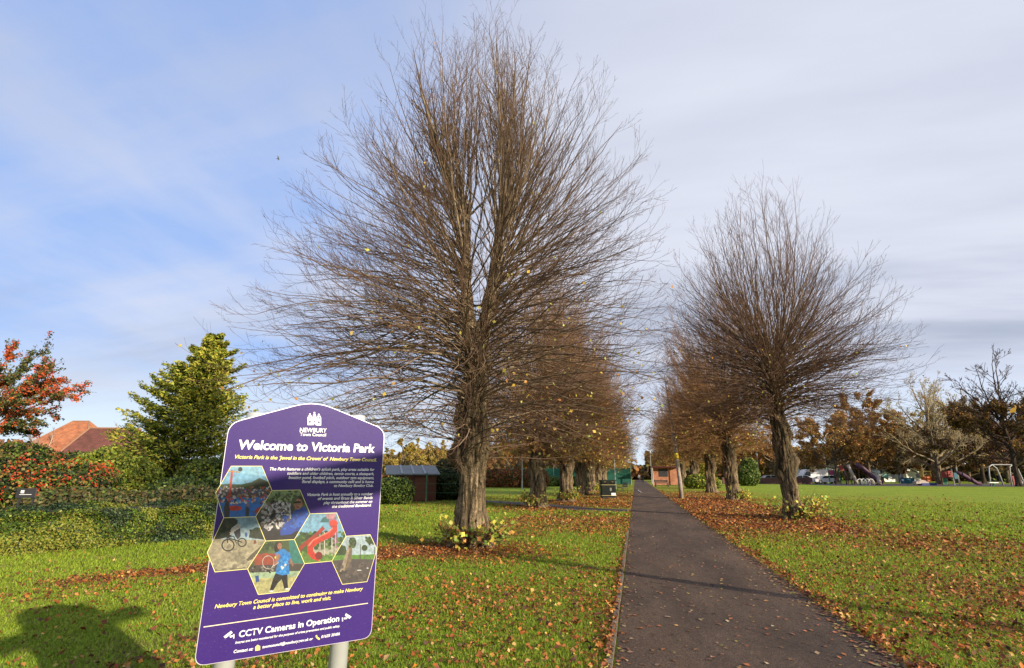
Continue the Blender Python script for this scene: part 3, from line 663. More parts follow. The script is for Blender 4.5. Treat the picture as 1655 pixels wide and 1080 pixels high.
# --- other bare or leafy trees
def bare_tree(name, label, loc, h, spread, seed, bark=(.16, .12, .08), twig=(.20, .14, .09), n1=22, n2=9, n3=5, n4=4, thin=.012, leafn=0, leafc=None, leafs=.12, z0=.18, tr=.3, group=None, up=(.5, 1.2), cat='tree', leaf_lo=False, rz=0):
    t = thing(name, label, cat, loc, rz, group); s = h/10
    trunk_mesh('trunk', [(-.1, 0, 0, tr*1.2), (h*.1, 0, 0, tr), (h*.3, .1*s, 0, tr*.75), (h*.55, .0, .1*s, tr*.4)], t, (), seed, nth=24, dz=h/60, bark=np.array(bark)*1.1)
    u = np.linspace(0, 1, 10)[None, :, None]
    zs = np.linspace(z0*h, h*.52, n1)*rng.uniform(.94, 1.06, n1); ph = np.arange(n1)*2.4+rng.normal(0, .3, n1)
    tz = np.interp(zs, [z0*h, h*.52], [h*.42, h*1.0])*rng.uniform(.85, 1.05, n1); tr_ = spread*np.interp(tz, [h*.3, h*.6, h*.82, h], [1, 1, .75, .15])*rng.uniform(.6, 1.05, n1)
    S = np.stack([0*zs, 0*zs, zs], -1); E = np.stack([np.cos(ph)*tr_, np.sin(ph)*tr_, tz], -1)
    B = S*.45+E*.55+np.stack([0*zs, 0*zs, -(tz-zs)*rng.uniform(.0, .25, n1)], -1)
    P1 = S[:, None]*(1-u)**2+2*B[:, None]*u*(1-u)+E[:, None]*u*u; P1 = wiggle(P1, .05)
    R1 = tr*.42*(1-np.linspace(0, 1, 10)[None])**.9*rng.uniform(.6, 1, (n1, 1))+thin*1.2
    P2, R2 = side(P1, R1, n2, .2, 1, .75, .42, 7, .15, .55, thin); P3, R3 = side(P2, R2, n3, .2, 1, .7, .45, 5, .1, .6, thin*.9); P4, R4 = side(P3, R3, n4, .2, 1, .65, .5, 3, .1, .7, thin*.75)
    br = branch_mesh([(P1, R1), (P2, R2), (P3, R3), (P4, R4)], 'crown', t, np.array(bark), np.array(twig), tr*.25, (5, 4, 3, 3))
    if leafn:
        T = P4.reshape(-1, 3)
        if leaf_lo: T = T[T[:, 2] < np.quantile(T[:, 2], .6)]
        cl = fbm(T*.9/s+seed, seed, 2); T = T[cl > np.quantile(cl, .3)]
        C = T[rng.integers(0, len(T), leafn)]+rng.normal(0, .12*s, (leafn, 3))
        V, F3, cc = leaves_np(C, rng.normal(size=(leafn, 3))+[.3, -.3, .4], rng.uniform(.6, 1.3, leafn)*leafs, pick(leafc, leafn, .3), 1.5, .25)
        mesh_np('leaves', V, F3, M_leaf, t, cc)
    return t
def P(px, Y): q = at(px, 767, Y); return (float(q[0]), float(q[1]), 0)
RUST = [(.44, .21, .06), (.54, .30, .08), (.30, .14, .045), (.60, .40, .11), (.24, .15, .05)]
GOLD = [(.42, .28, .05), (.50, .36, .08), (.34, .24, .05), (.26, .24, .06)]
OLIVE = [(.22, .18, .04), (.36, .28, .06), (.13, .11, .04), (.48, .34, .07)]
# right-hand field edge, left to right
bare_tree('beech_tree', 'rust coloured beech tree at the field edge right of the nearest right-hand lime', P(1352, 104), 12.5, 7.5, 21, leafn=30000, leafc=RUST, leafs=0.21, thin=.022, n1=18, group='autumn trees round the field')
bare_tree('beech_tree', 'tallest rust and orange beech tree above the purple slide', P(1405, 108), 15.5, 7.5, 22, leafn=34000, leafc=RUST, leafs=0.22, thin=.022, n1=18, group='autumn trees round the field')
bare_tree('beech_tree', 'dark brown leafed tree left of the big bare tree', P(1455, 118), 13, 7, 23, leafn=30000, leafc=[(.34, .16, .06), (.42, .20, .06), (.22, .12, .05)], leafs=0.22, thin=.024, n1=16, group='autumn trees round the field')
bare_tree('bare_tree', 'big pale bare tree with spreading fan of boughs behind the orange play vehicle', P(1517, 104), 18.3, 8.6, 24, bark=(.19, .15, .10), twig=(.42, .34, .20), n1=26, n2=10, n3=6, n4=5, thin=.019, tr=.48, z0=.12, leafn=1200, leafc=GOLD, leafs=.2)
bare_tree('field_maple', 'olive and yellow leafed tree just right of the big bare tree', P(1546, 120), 15.5, 6.0, 25, leafn=24000, leafc=OLIVE, leafs=0.21, thin=.024, n1=16)
bare_tree('oak_tree', 'tall dark twiggy tree behind the small slide', P(1588, 112), 15.5, 6.0, 26, bark=(.05, .035, .03), twig=(.09, .055, .045), leafn=24000, leafc=[(.10, .055, .03), (.16, .075, .03), (.06, .04, .025)], leafs=0.21, thin=.026, n1=20)
bare_tree('oak_tree', 'tallest tree at the right edge, bare dark top over orange leaves', P(1643, 88), 17.5, 8.0, 27, bark=(.05, .035, .03), twig=(.08, .05, .045), leafn=30000, leafc=[(.20, .10, .03), (.10, .07, .02), (.30, .16, .04), (.06, .04, .02)], leafs=0.20, thin=.024, n1=22, leaf_lo=True)
for i, (px, Y, h, w, pal, lab) in enumerate([(1152, 124, 10, 5, RUST, 'small rust tree seen between the right row trunks'), (1208, 128, 11, 6, [(.42, .14, .04), (.34, .10, .03), (.5, .25, .06)], 'bright orange tree seen just left of the nearest right-hand lime'), (1250, 126, 12, 6, RUST, 'brown leafed tree behind the nearest right-hand lime trunk'), (1308, 130, 11, 6, RUST, 'rust tree standing behind the white parked cars'), (1490, 134, 12, 7, [(.12, .06, .03), (.2, .1, .03)], 'brown tree behind the orange play vehicle'), (1628, 120, 13, 8, [(.05, .04, .02), (.1, .06, .02)], 'dark leafy tree behind the swings'), (1566, 135, 12, 7, OLIVE, 'olive tree far behind the small slide'), (1425, 136, 10, 7, [(.12, .06, .03), (.2, .1, .03)], 'low brown tree behind the white play buildings')]):
    bare_tree('autumn_tree', lab, P(px, Y), h, w, 40+i, leafn=22000, leafc=pal, leafs=0.26, thin=.03, n1=12, n2=7, n3=4, n4=3, z0=.1, group='autumn trees round the field')
# left side, far
for i, (px, Y, h, w, pal, lab) in enumerate([(650, 84, 7.6, 5.5, GOLD, 'golden bushy tree behind the shed roof'), (712, 88, 7.0, 5, GOLD, 'pale golden tree behind the right end of the shed'), (680, 96, 7.6, 6, GOLD, 'golden tree farther back behind the shed'), (735, 92, 7.0, 5, [(.35, .2, .07), (.4, .25, .1)], 'faded brown tree close left of the largest trunk'), (838, 92, 9.4, 6.5, [(.42, .22, .04), (.34, .15, .03), (.28, .18, .04)], 'orange tree right of the largest trunk behind the lamp post'), (905, 120, 11, 7, [(.36, .18, .04), (.25, .12, .03)], 'brown tree beyond the tennis court fence'), (985, 150, 11, 7, [(.42, .22, .05), (.3, .15, .03)], 'orange tree near the far end of the path on its left')]):
    bare_tree('autumn_tree', lab, P(px, Y), h, w, 60+i, leafn=18000, leafc=pal, leafs=0.17, thin=.02, n1=14, n2=7, n3=4, n4=3, z0=.1, bark=(.2, .15, .1), twig=(.3, .2, .1), group='autumn trees left of the path')
for i, (px, Y, h, w, lab) in enumerate([(66, 62, 8.6, 4.5, 'pale bare tree left of the orange roofed house'), (178, 62, 9.2, 3.6, 'pale bare tree behind the dark red roof'), (100, 70, 7.4, 4.5, 'far bare tree behind the orange tiled roof')]):
    bare_tree('bare_tree', lab, P(px, Y), h, w, 75+i, bark=(.28, .22, .18), twig=(.34, .27, .22), thin=.012, n1=16, n2=8, n3=5, n4=3)

# slim young tree with yellow band leaning over the right path edge
yt = thing('young_tree', 'slim leaning young tree with a yellow band round its trunk at the right path edge', 'tree', (3.0, 38.7, 0))
mb = MB(); tpts = [(0, 0, -.1), (-.02, 0, 1.2), (-.10, 0, 2.7), (-.22, 0, 5.0), (-.38, 0, 7.2), (-.5, 0, 8.6)]
mb.tube(tpts, [.15, .14, .13, .10, .06, .02], 10)
mb.build('trunk', mat('young_bark', (.24, .19, .15), .85, noise=(3, .8, (.40, .36, .32)), bump=(20, .5, .02)), yt, True)
mb = MB(); mb.tube([(-.098, 0, 2.65), (-.119, 0, 3.05)], [.148, .144], 12); mb.build('band', mat('yellow_tape', (.75, .55, .04), .5, noise=(5, .3, (.6, .42, .05))), yt, True)
nb = 34; zz = rng.uniform(3.4, 8.4, nb); a = rng.uniform(0, 6.28, nb); S = np.stack([np.interp(zz, [0, 2.7, 5, 8.6], [0, -.1, -.22, -.5]), 0*zz, zz], -1)
u = np.linspace(0, 1, 6)[None, :, None]; Lb = rng.uniform(.8, 2.0, nb)[:, None, None]*np.clip((9.3-zz)/4, .35, 1)[:, None, None]
D = np.stack([np.cos(a), np.sin(a), rng.uniform(.5, 1.2, nb)], -1)[:, None]; Pb = wiggle(S[:, None]+unit(D)*u*Lb, .04)
Rb = .014*(1-.7*u[..., 0])+0*Pb[..., 0]; P2, R2 = side(Pb, Rb, 5, .2, 1, .6, .4, 4, .1, .6, .006)
branch_mesh([(Pb, Rb), (P2, R2)], 'crown', yt)

# another slim tree just outside the frame on the right: its shadow crosses the path, one bough reaches into the picture
y0 = copy_tree(yt); y0.location = (9.2, 4.15, 0); y0.rotation_euler.z = 2.0
y0['label'] = 'slim tree at the right edge of the view, twig tips with orange leaves showing'
for ch in list(y0.children):
    if ch.name.startswith('band'): bpy.data.objects.remove(ch)
mi_ = Matrix.Translation(Vector((-9.2, -4.15, 0))); tg = [at(1646, 578, 7.2), at(1642, 672, 7.6), at(1640, 690, 7.0), at(1650, 622, 7.4), at(1652, 650, 7.9)]
rot = Matrix.Rotation(-2.0, 4, 'Z'); S0 = np.array([0, 0, 3.4]); E0 = np.array([list(rot @ (Vector(q.tolist())-Vector((9.2, 4.15, 0)))) for q in tg])
u = np.linspace(0, 1, 9)[None, :, None]; B0 = S0*.5+E0*.5+np.array([0, 0, .5])
Pb = wiggle(S0*(1-u)**2+2*B0[:, None]*u*(1-u)+E0[:, None]*u*u, .03); Rb = .016*(1-.75*u[..., 0])+0*Pb[..., 0]; P2, R2 = side(Pb, Rb, 4, .6, 1, .6, .10, 4, .1, .5, .003)
branch_mesh([(Pb, Rb), (P2, R2)], 'bough', y0)
C = np.concatenate([Pb[:, -1], Pb[:, -2], P2[:, -1], P2[:, 2]]); C = C[rng.uniform(size=len(C)) < .8]; nl = len(C)
V, F3, cc = leaves_np(C-[0, 0, .04], rng.normal(size=(nl, 3)), rng.uniform(.07, .12, nl), pick([(.50, .20, .03), (.55, .38, .06), (.32, .12, .03)], nl, .2), 1.3, .25)
mesh_np('leaves', V, F3, M_leaf, y0, cc)

# ------------------------------------------------------------------ park sign
SH = 1.0
def _edge(bot, top):
    rb, rt = ray(*bot), ray(*top); hb, ht = math.hypot(rb[0], rb[1]), math.hypot(rt[0], rt[1])
    rb, rt = rb/hb, rt/ht; return rb*(SH/(rt[2]-rb[2]))
sA = _edge((313, 1078), (366, 692)); sB = _edge((600, 1033), (621, 704)); sB[2] = sA[2]
sO = sA+np.array([0, 0, CAM_H]); eu = (sB-sA); SW = float(np.linalg.norm(eu)); eu = eu/SW; ev = np.array([0, 0, 1.0])
en = np.cross(eu, ev)           # towards the reader
def suv(px, py):
    d = ray(px, py); o = np.array([0, 0, CAM_H]); t = ((sO-o)@en)/(d@en); q = o+d*t-sO
    return float(q@eu), float(q@ev)
sign = thing('park_sign', 'purple park welcome board with hexagonal photographs on two grey posts', 'sign', (sO[0]+eu[0]*SW/2, sO[1]+eu[1]*SW/2, 0))
inv = Vector((-float(sign.location.x), -float(sign.location.y), 0))
def W(u, v, n=0.0): return Vector((sO+eu*u+ev*v+en*n).tolist())+inv
def round_poly(pts, rads, seg=7):
    out = []; n = len(pts)
    for i in range(n):
        p, a, b = Vector(pts[i]), Vector(pts[i-1]), Vector(pts[(i+1) % n]); r = rads[i]
        d1, d2 = (a-p).normalized(), (b-p).normalized(); s, e = p+d1*r, p+d2*r
        for k in range(seg+1):
            t = k/seg; q = s*(1-t)**2+p*2*t*(1-t)+e*t*t; out.append((q.x, q.y))
    return out
pk = suv(508, 651)
oc = [(0, 0), (SW, 0), (SW, suv(622, 694)[1]), (pk[0], pk[1]+.012), (0, suv(369, 684)[1])]
rads = [.045, .045, .05, .10, .05]
outl = round_poly(oc, rads)
ctr = (SW/2, SH/2)
inner = [((x-ctr[0])*(1-.0055/SW)+ctr[0], (y-ctr[1])*(1-.0048)+ctr[1]) for x, y in outl]
def purple_mat():
    m = bpy.data.materials.new('purple_panel'); m.use_nodes = True; nt = m.node_tree; N = nt.nodes; L = nt.links; b = N['Principled BSDF']
    tc = N.new('ShaderNodeTexCoord'); mp = N.new('ShaderNodeMapping'); mp.inputs['Rotation'].default_value = (0.5, .6, .5); mp.inputs['Scale'].default_value = (90, 3, 90)
    L.new(tc.outputs['Object'], mp.inputs[0])
    n = N.new('ShaderNodeTexNoise'); n.inputs['Scale'].default_value = 2.0; n.inputs['Detail'].default_value = 5; L.new(mp.outputs[0], n.inputs[0])
    n2 = N.new('ShaderNodeTexNoise'); n2.inputs['Scale'].default_value = 7; n2.inputs['Detail'].default_value = 4; L.new(tc.outputs['Object'], n2.inputs[0])
    r = N.new('ShaderNodeMapRange'); L.new(n.outputs['Fac'], r.inputs[0]); r.inputs[1].default_value = .35; r.inputs[2].default_value = .75; r.inputs[3].default_value = .40; r.inputs[4].default_value = .55
    L.new(r.outputs[0], b.inputs['Roughness'])
    mx = N.new('ShaderNodeMix'); mx.data_type = 'RGBA'; L.new(n2.outputs['Fac'], mx.inputs[0]); mx.inputs[6].default_value = (.030, .010, .125, 1); mx.inputs[7].default_value = (.036, .013, .145, 1)
    sc = N.new('ShaderNodeMapRange'); L.new(n.outputs['Fac'], sc.inputs[0]); sc.inputs[1].default_value = .62; sc.inputs[2].default_value = .85; sc.inputs[4].default_value = .30
    m2 = N.new('ShaderNodeMix'); m2.data_type = 'RGBA'; L.new(sc.outputs[0], m2.inputs[0]); L.new(mx.outputs[2], m2.inputs[6]); m2.inputs[7].default_value = (.32, .26, .45, 1)
    L.new(m2.outputs[2], b.inputs['Base Color']); b.inputs['Coat Weight'].default_value = .4; b.inputs['Coat Roughness'].default_value = .10; b.inputs['Specular IOR Level'].default_value = .15
    return m
M_alu = mat('aluminium_edge', (.62, .58, .68), .4, metal=.3, noise=(20, .3, (.5, .48, .55)))
mb = MB(); T = .006
mb.prism([W(x, y, -T) for x, y in outl], (W(0, 0, T)-W(0, 0, 0)))
mb.build('backing_plate', M_alu, sign)
mb = MB(); mb.prism([W(x, y, .0004) for x, y in inner], (W(0, 0, .0016)-W(0, 0, 0))); mb.build('panel', purple_mat(), sign)
Z0 = .0028
_flat = {}
def flat(col):
    if col not in _flat:
        _flat[col] = mat('print_ink', col, .35, noise=(90, .25, tuple(c*.8 for c in col)), coat=.25)
    return _flat[col]
def Z1(x, y): return (300+x/4.697, 640+y/4.697)
def Z2(x, y): return (300+x/4.5, 840+y/4.5)
WHT, YEL = (.80, .80, .78), (.78, .66, .16)
def lettering(txt, p0, p1, col, bold=0.0, shear=0.0, hk=1.0, sx=1.0, name='lettering'):
    """line of print between two baseline points on the board; hk = height over natural height"""
    c = bpy.data.curves.new('txt', 'FONT'); c.body = txt; c.size = 1; c.offset = bold; c.shear = shear; c.resolution_u = 3; c.space_character = sx
    o = bpy.data.objects.new('txt', c); link(o)
    dg = bpy.context.evaluated_depsgraph_get(); me = bpy.data.meshes.new_from_object(o.evaluated_get(dg))
    bpy.data.objects.remove(o); bpy.data.curves.remove(c)
    u0, v0 = suv(*p0); u1, v1 = suv(*p1); xsv = [v.co.x for v in me.vertices]; a, b = min(xsv), max(xsv)
    sc = (u1-u0)/(b-a)
    for v in me.vertices:
        x = (v.co.x-a)*sc; t = x/(u1-u0); v.co = W(u0+x, v0+(v1-v0)*t+v.co.y*sc*hk, Z0)
    for pl in me.polygons:
        if pl.normal.dot(Vector(en.tolist())) < 0: me.flip_normals(); break
    me.name = name; me.materials.clear(); me.materials.append(flat(col))
    o = bpy.data.objects.new(name, me); link(o); o.parent = sign
    return o
lettering('NEWBURY', Z1(865, 275), Z1(1068, 279), WHT, .012, 0, 1.15)
lettering('Town Council', Z1(866, 303), Z1(1064, 308), WHT, .014, 0, 1.0)
lettering('Welcome to Victoria Park', Z1(397, 403), Z1(1433, 430), WHT, .030, 0.06, 1.0)
lettering("Victoria Park is the ‘Jewel in the Crown’ of  Newbury Town Council.", Z1(372, 475), Z1(1447, 498), YEL, .022, .25, 1.0)
for tx, a, b in (("The Park features a children’s splash park, play areas suitable for", (637, 565), (1432, 569)), ("toddlers and older children, tennis courts, a skatepark,", (770, 598), (1428, 601)), ("boating pond, football pitch, outdoor gym equipment,", (780, 630), (1428, 632)), ("floral displays, a community café and is home", (882, 661), (1426, 662)), ("to Newbury Bowling Club.", (1125, 691), (1423, 690)),
                 ("Victoria Park is host annually to a number", (922, 760), (1420, 753)), ("of events and Brass & Silver Bands", (1002, 790), (1418, 782)), ("play throughout the summer on", (1045, 821), (1415, 810)), ("the traditional Bandstand.", (1110, 850), (1408, 838))):
    lettering(tx, Z1(*a), Z1(*b), WHT, .018, .22, 1.0)
lettering('Newbury Town Council is committed to continuing to make Newbury', Z2(210, 645), Z2(1288, 512), YEL, .02, .25)
lettering('a better place to live, work and visit.', Z2(490, 650), Z2(1055, 580), YEL, .02, .25)
lettering('CCTV Cameras in Operation', Z2(385, 855), Z2(1115, 737), WHT, .022, 0)
lettering('Images are being monitored for the purpose of crime prevention and public safety.', Z2(360, 902), Z2(1120, 779), WHT, .02, .22)
lettering('Contact at:', Z2(348, 970), Z2(490, 948), WHT, .022, .22)
lettering('towncouncil@newbury.gov.uk or', Z2(557, 935), Z2(925, 873), WHT, .022, .22)
lettering('01635 35486', Z2(985, 861), Z2(1120, 838), WHT, .022, .22)
def pw(p, n): u, v = suv(*p); return W(u, v, n)
def pline(mb, a, b, wpx, n, mi=0):
    (u0, v0), (u1, v1) = suv(*a), suv(*b); d = Vector((u1-u0, v1-v0)).normalized(); w = wpx*.0016
    q = Vector((-d.y, d.x))*w
    mb.poly([W(u0-q.x, v0-q.y, n), W(u1-q.x, v1-q.y, n), W(u1+q.x, v1+q.y, n), W(u0+q.x, v0+q.y, n)], mi)
mb = MB(); pline(mb, Z2(130, 780), Z2(1325, 607), 1.1, Z0); mb.build('rule_line', flat((.80, .66, .45)), sign)
# castle emblem
mb = MB(); em = lambda x0, y0, x1, y1: mb.poly([pw(Z1(x0, y1), Z0), pw(Z1(x1, y1), Z0), pw(Z1(x1, y0), Z0), pw(Z1(x0, y0), Z0)])
for q in ((925, 205, 962, 222), (925, 190, 935, 205), (950, 190, 962, 205), (925, 178, 962, 190), (925, 160, 932, 178), (938, 160, 946, 178), (954, 160, 962, 178), (930, 150, 957, 158),
          (992, 208, 1028, 225), (992, 193, 1003, 208), (1018, 193, 1028, 208), (992, 181, 1028, 193), (992, 163, 999, 181), (1006, 163, 1013, 181), (1020, 163, 1028, 181), (996, 152, 1024, 160),
          (965, 165, 971, 222), (983, 165, 989, 222), (965, 150, 989, 163), (967, 138, 987, 147), (974, 170, 980, 192)): em(*q)
for cx_, cy_, rr_ in ((943, 140, 7), (977, 129, 7), (1010, 142, 7), (977, 207, 7)):
    mb.poly([pw(Z1(cx_+rr_*math.cos(-k*math.pi/4), cy_+rr_*math.sin(-k*math.pi/4)), Z0) for k in range(8)])
mb.build('castle_emblem', flat(WHT), sign)
def icon(polys, Zf, col, name):
    mb = MB()
    for p in polys: mb.poly([pw(Zf(*q), Z0) for q in p])
    return mb.build(name, flat(col), sign)
icon([[(275, 850), (330, 808), (342, 822), (290, 862)], [(318, 845), (345, 838), (350, 848), (325, 858)], [(346, 832), (354, 830), (354, 862), (346, 864)]], Z2, WHT, 'camera_symbol')
icon([[(1165, 680), (1205, 705), (1190, 720), (1158, 698)], [(1150, 712), (1178, 712), (1170, 722), (1150, 724)], [(1136, 712), (1143, 710), (1144, 738), (1137, 740)]], Z2, WHT, 'camera_symbol')
icon([[(505, 925), (524, 908), (542, 920), (541, 948), (506, 954)]], Z2, (.75, .6, .2), 'mail_symbol')
icon([[(945, 840), (955, 838), (958, 852), (970, 858), (978, 866), (970, 874), (956, 866), (946, 854)]], Z2, YEL, 'phone_symbol')

# photographs: each hexagon is a print with its own picture, clipped to the hexagon
HEX = dict(
    splash=[(373.5, 753.5), (423, 753.5), (439.5, 793), (413, 835), (361.7, 837), (348.5, 797)],
    band=[(439.5, 793), (484.8, 792), (500.8, 830.5), (475.5, 872), (429, 874.5), (413, 835)],
    bmx=[(361.7, 837), (413, 835), (429, 874.5), (400, 919.5), (347.3, 924.4), (335, 893)],
    tennis=[(429, 874.5), (475.5, 872), (492, 911), (466, 955.5), (417.3, 961), (400, 919.5)],
    slide=[(501, 830.5), (543.8, 829), (558.9, 866.7), (536, 906.7), (492, 911), (475.5, 872)],
    gym=[(558.9, 866.7), (597.8, 864), (609, 887.8), (593, 940), (553, 944.4), (536, 906.7)])
def clip(poly, hexp):
    """Sutherland-Hodgman against the convex hexagon (image coordinates)"""
    area = sum(hexp[i-1][0]*hexp[i][1]-hexp[i][0]*hexp[i-1][1] for i in range(6)); sg = 1 if area > 0 else -1
    out = list(poly)
    for i in range(6):
        a, b = hexp[i-1], hexp[i]; inp = out; out = []
        ins = lambda p: sg*((b[0]-a[0])*(p[1]-a[1])-(b[1]-a[1])*(p[0]-a[0])) >= 0
        for j in range(len(inp)):
            p, q = inp[j-1], inp[j]; ip, iq = ins(p), ins(q)
            if ip != iq:
                d1 = (b[0]-a[0])*(p[1]-a[1])-(b[1]-a[1])*(p[0]-a[0]); d2 = (b[0]-a[0])*(q[1]-a[1])-(b[1]-a[1])*(q[0]-a[0])
                t = d1/(d1-d2); out.append((p[0]+t*(q[0]-p[0]), p[1]+t*(q[1]-p[1])))
            if iq: out.append(q)
        if len(out) < 3: return []
    return out
M_print = mat('photo_print', attr=True, rough=.4, coat=.3, noise=(55, .55, (.03, .03, .03)))
def photo(key, layers, label):
    """layers: (polygon in photo px, colour); each a hair above the last, all one print"""
    hx = HEX[key]; V = []; Fs = []; Cs = []; n = Z0
    for poly, c in [(hx, layers[0])]+layers[1:]:
        q = poly if poly is hx else clip(poly, hx)
        if len(q) < 3: continue
        area = sum(q[i-1][0]*q[i][1]-q[i][0]*q[i-1][1] for i in range(len(q)))
        if area > 0: q = q[::-1]
        b = len(V); V += [tuple(pw(p, n)) for p in q]; Fs.append(list(range(b, len(V)))); Cs += [tuple(.74*v**1.22 for v in c)]*len(q); n += .0000035
    me = bpy.data.meshes.new('photograph'); me.from_pydata(V, [], Fs)
    a = me.attributes.new('col', 'FLOAT_COLOR', 'POINT'); a.data.foreach_set('color', np.c_[np.array(Cs, float), np.ones(len(Cs))].ravel().astype(np.float32))
    me.materials.append(M_print); o = bpy.data.objects.new('photograph', me); link(o); o.parent = sign; o['label'] = label
    mb = MB()
    for i in range(6): pline(mb, hx[i-1], hx[i], .75, n+.0003+i*.00002)
    fr = mb.build('hexagon_border', flat((.70, .64, .25)), o)
    return o
rs = random.Random(3)
def ell(cx_, cy_, rx, ry, k=14, rot=0): return [(cx_+rx*math.cos(t)*math.cos(rot)-ry*math.sin(t)*math.sin(rot), cy_+rx*math.cos(t)*math.sin(rot)+ry*math.sin(t)*math.cos(rot)) for t in [2*math.pi*i/k for i in range(k)]]
def zp(Zf, *pts): return [Zf(*p) for p in pts]
def thick(Zf, pts, w):
    """ribbon along a polyline as quads"""
    out = []
    for i in range(len(pts)-1):
        (x0, y0), (x1, y1) = pts[i], pts[i+1]; d = math.hypot(x1-x0, y1-y0); nx_, ny_ = -(y1-y0)/d*w/2, (x1-x0)/d*w/2; ex, ey = (x1-x0)/d*w*.2, (y1-y0)/d*w*.2
        out.append(zp(Zf, (x0+nx_-ex, y0+ny_-ey), (x1+nx_+ex, y1+ny_+ey), (x1-nx_+ex, y1-ny_+ey), (x0-nx_-ex, y0-ny_-ey)))
    return out
def ring(Zf, cx_, cy_, rx, ry, w, k=14): return thick(Zf, [(cx_+rx*math.cos(2*math.pi*i/k), cy_+ry*math.sin(2*math.pi*i/k)) for i in range(k+1)], w)
def specks(Zf, x0, y0, x1, y1, n, cols, s0, s1):
    o = []
    for _ in range(n):
        x_, y_ = rs.uniform(x0, x1), rs.uniform(y0, y1); s = rs.uniform(s0, s1)
        o.append((ell(*Zf(x_, y_), s/4.6, s*rs.uniform(.8, 1.7)/4.6, 6, rs.uniform(0, 3)), rs.choice(cols)))
    return o
DG, MG, LG = (.015, .03, .012), (.04, .09, .02), (.10, .2, .04)
SKY1 = (.22, .48, .68)
L1 = [SKY1, (zp(Z1, (200, 560), (700, 620), (700, 533), (200, 530)), (.30, .56, .72)), (zp(Z1, (200, 680), (300, 668), (420, 672), (500, 655), (560, 622), (600, 640), (640, 660), (700, 680), (700, 760), (200, 760)), MG),
      (zp(Z1, (500, 690), (560, 632), (600, 650), (700, 700), (700, 740), (500, 740)), DG), (zp(Z1, (200, 700), (700, 705), (700, 800), (200, 800)), (.12, .10, .12)), (zp(Z1, (200, 772), (700, 765), (700, 930), (200, 930)), (.03, .22, .62))]
L1 += specks(Z1, 235, 690, 650, 770, 190, [(.5, .45, .42), (.05, .04, .05), (.5, .06, .05), (.1, .2, .45), (.65, .62, .6), (.3, .18, .14), (.45, .3, .1)], 4, 9)
L1 += [(ell(*Z1(370, 852), 12, 4.2), (.60, .05, .03)), (ell(*Z1(560, 865), 9, 4, 14, -.5), (.55, .05, .03)), (ell(*Z1(430, 800), 14, 3), (.08, .35, .7))]
L1 += specks(Z1, 240, 760, 640, 820, 60, [(.55, .4, .35), (.06, .05, .06), (.6, .08, .06), (.65, .62, .6)], 5, 12)
L1 += [(p, (.55, .06, .03)) for p in thick(Z1, [(352, 568), (345, 650), (328, 810)], 16)]+[(p, (.6, .3, .05)) for p in thick(Z1, [(325, 572), (410, 580)], 7)]
L1 += [(ell(*Z1(415, 557), 3.6, 3.6), (.01, .02, .02)), (zp(Z1, (295, 925), (290, 850), (305, 800), (325, 800), (335, 860), (330, 925)), (.05, .03, .04)), (zp(Z1, (455, 915), (455, 860), (468, 830), (485, 860), (478, 915)), (.04, .05, .09)), (ell(*Z1(470, 828), 2.2, 3), (.35, .2, .14))]
photo('splash', L1, 'hexagonal photograph of a crowded blue splash park with a red pole')
L2 = [(.12, .20, .06), (zp(Z1, (560, 715), (880, 700), (860, 760), (760, 790), (600, 800)), (.30, .40, .18)), (zp(Z1, (530, 880), (640, 830), (760, 760), (830, 850), (760, 1000), (600, 1090), (500, 1000)), (.10, .09, .08)), (zp(Z1, (500, 960), (560, 940), (700, 1020), (860, 1020), (860, 1120), (500, 1120)), (.03, .025, .03))]
L2 += specks(Z1, 580, 800, 790, 1010, 190, [(.72, .70, .66), (.45, .42, .4), (.04, .03, .03), (.25, .2, .15), (.6, .58, .6)], 5, 15)
L2 += [(zp(Z1, (715, 1030), (740, 980), (795, 940), (810, 890), (850, 850), (900, 838), (930, 880), (930, 950), (860, 1010), (800, 1050), (720, 1060)), (.03, .10, .45)), (zp(Z1, (800, 1000), (850, 930), (905, 900), (915, 950), (850, 1010)), (.04, .16, .60)),
       (zp(Z1, (820, 800), (832, 775), (870, 768), (888, 790), (885, 835), (865, 862), (835, 860), (820, 835)), (.50, .25, .15)), (zp(Z1, (828, 778), (850, 758), (885, 762), (900, 800), (890, 825), (878, 790), (850, 780)), (.06, .04, .03)), (zp(Z1, (815, 800), (875, 798), (875, 812), (818, 818)), (.015, .01, .01))]
L2 += [(p, (.6, .6, .6)) for p in thick(Z1, [(760, 800), (790, 850), (795, 930)], 10)]
L2 += specks(Z1, 560, 715, 840, 800, 60, [(.10, .16, .05), (.35, .42, .2), (.05, .08, .03)], 6, 14)+specks(Z1, 740, 880, 930, 1040, 26, [(.02, .07, .32), (.05, .18, .6)], 6, 14)+[(ell(*Z1(850, 845), 2.6, 1.2), (.3, .1, .08)), (ell(*Z1(880, 815), 1.4, 2.2), (.42, .2, .12))]
photo('band', L2, 'hexagonal photograph of a brass band player in sunglasses and blue jacket')
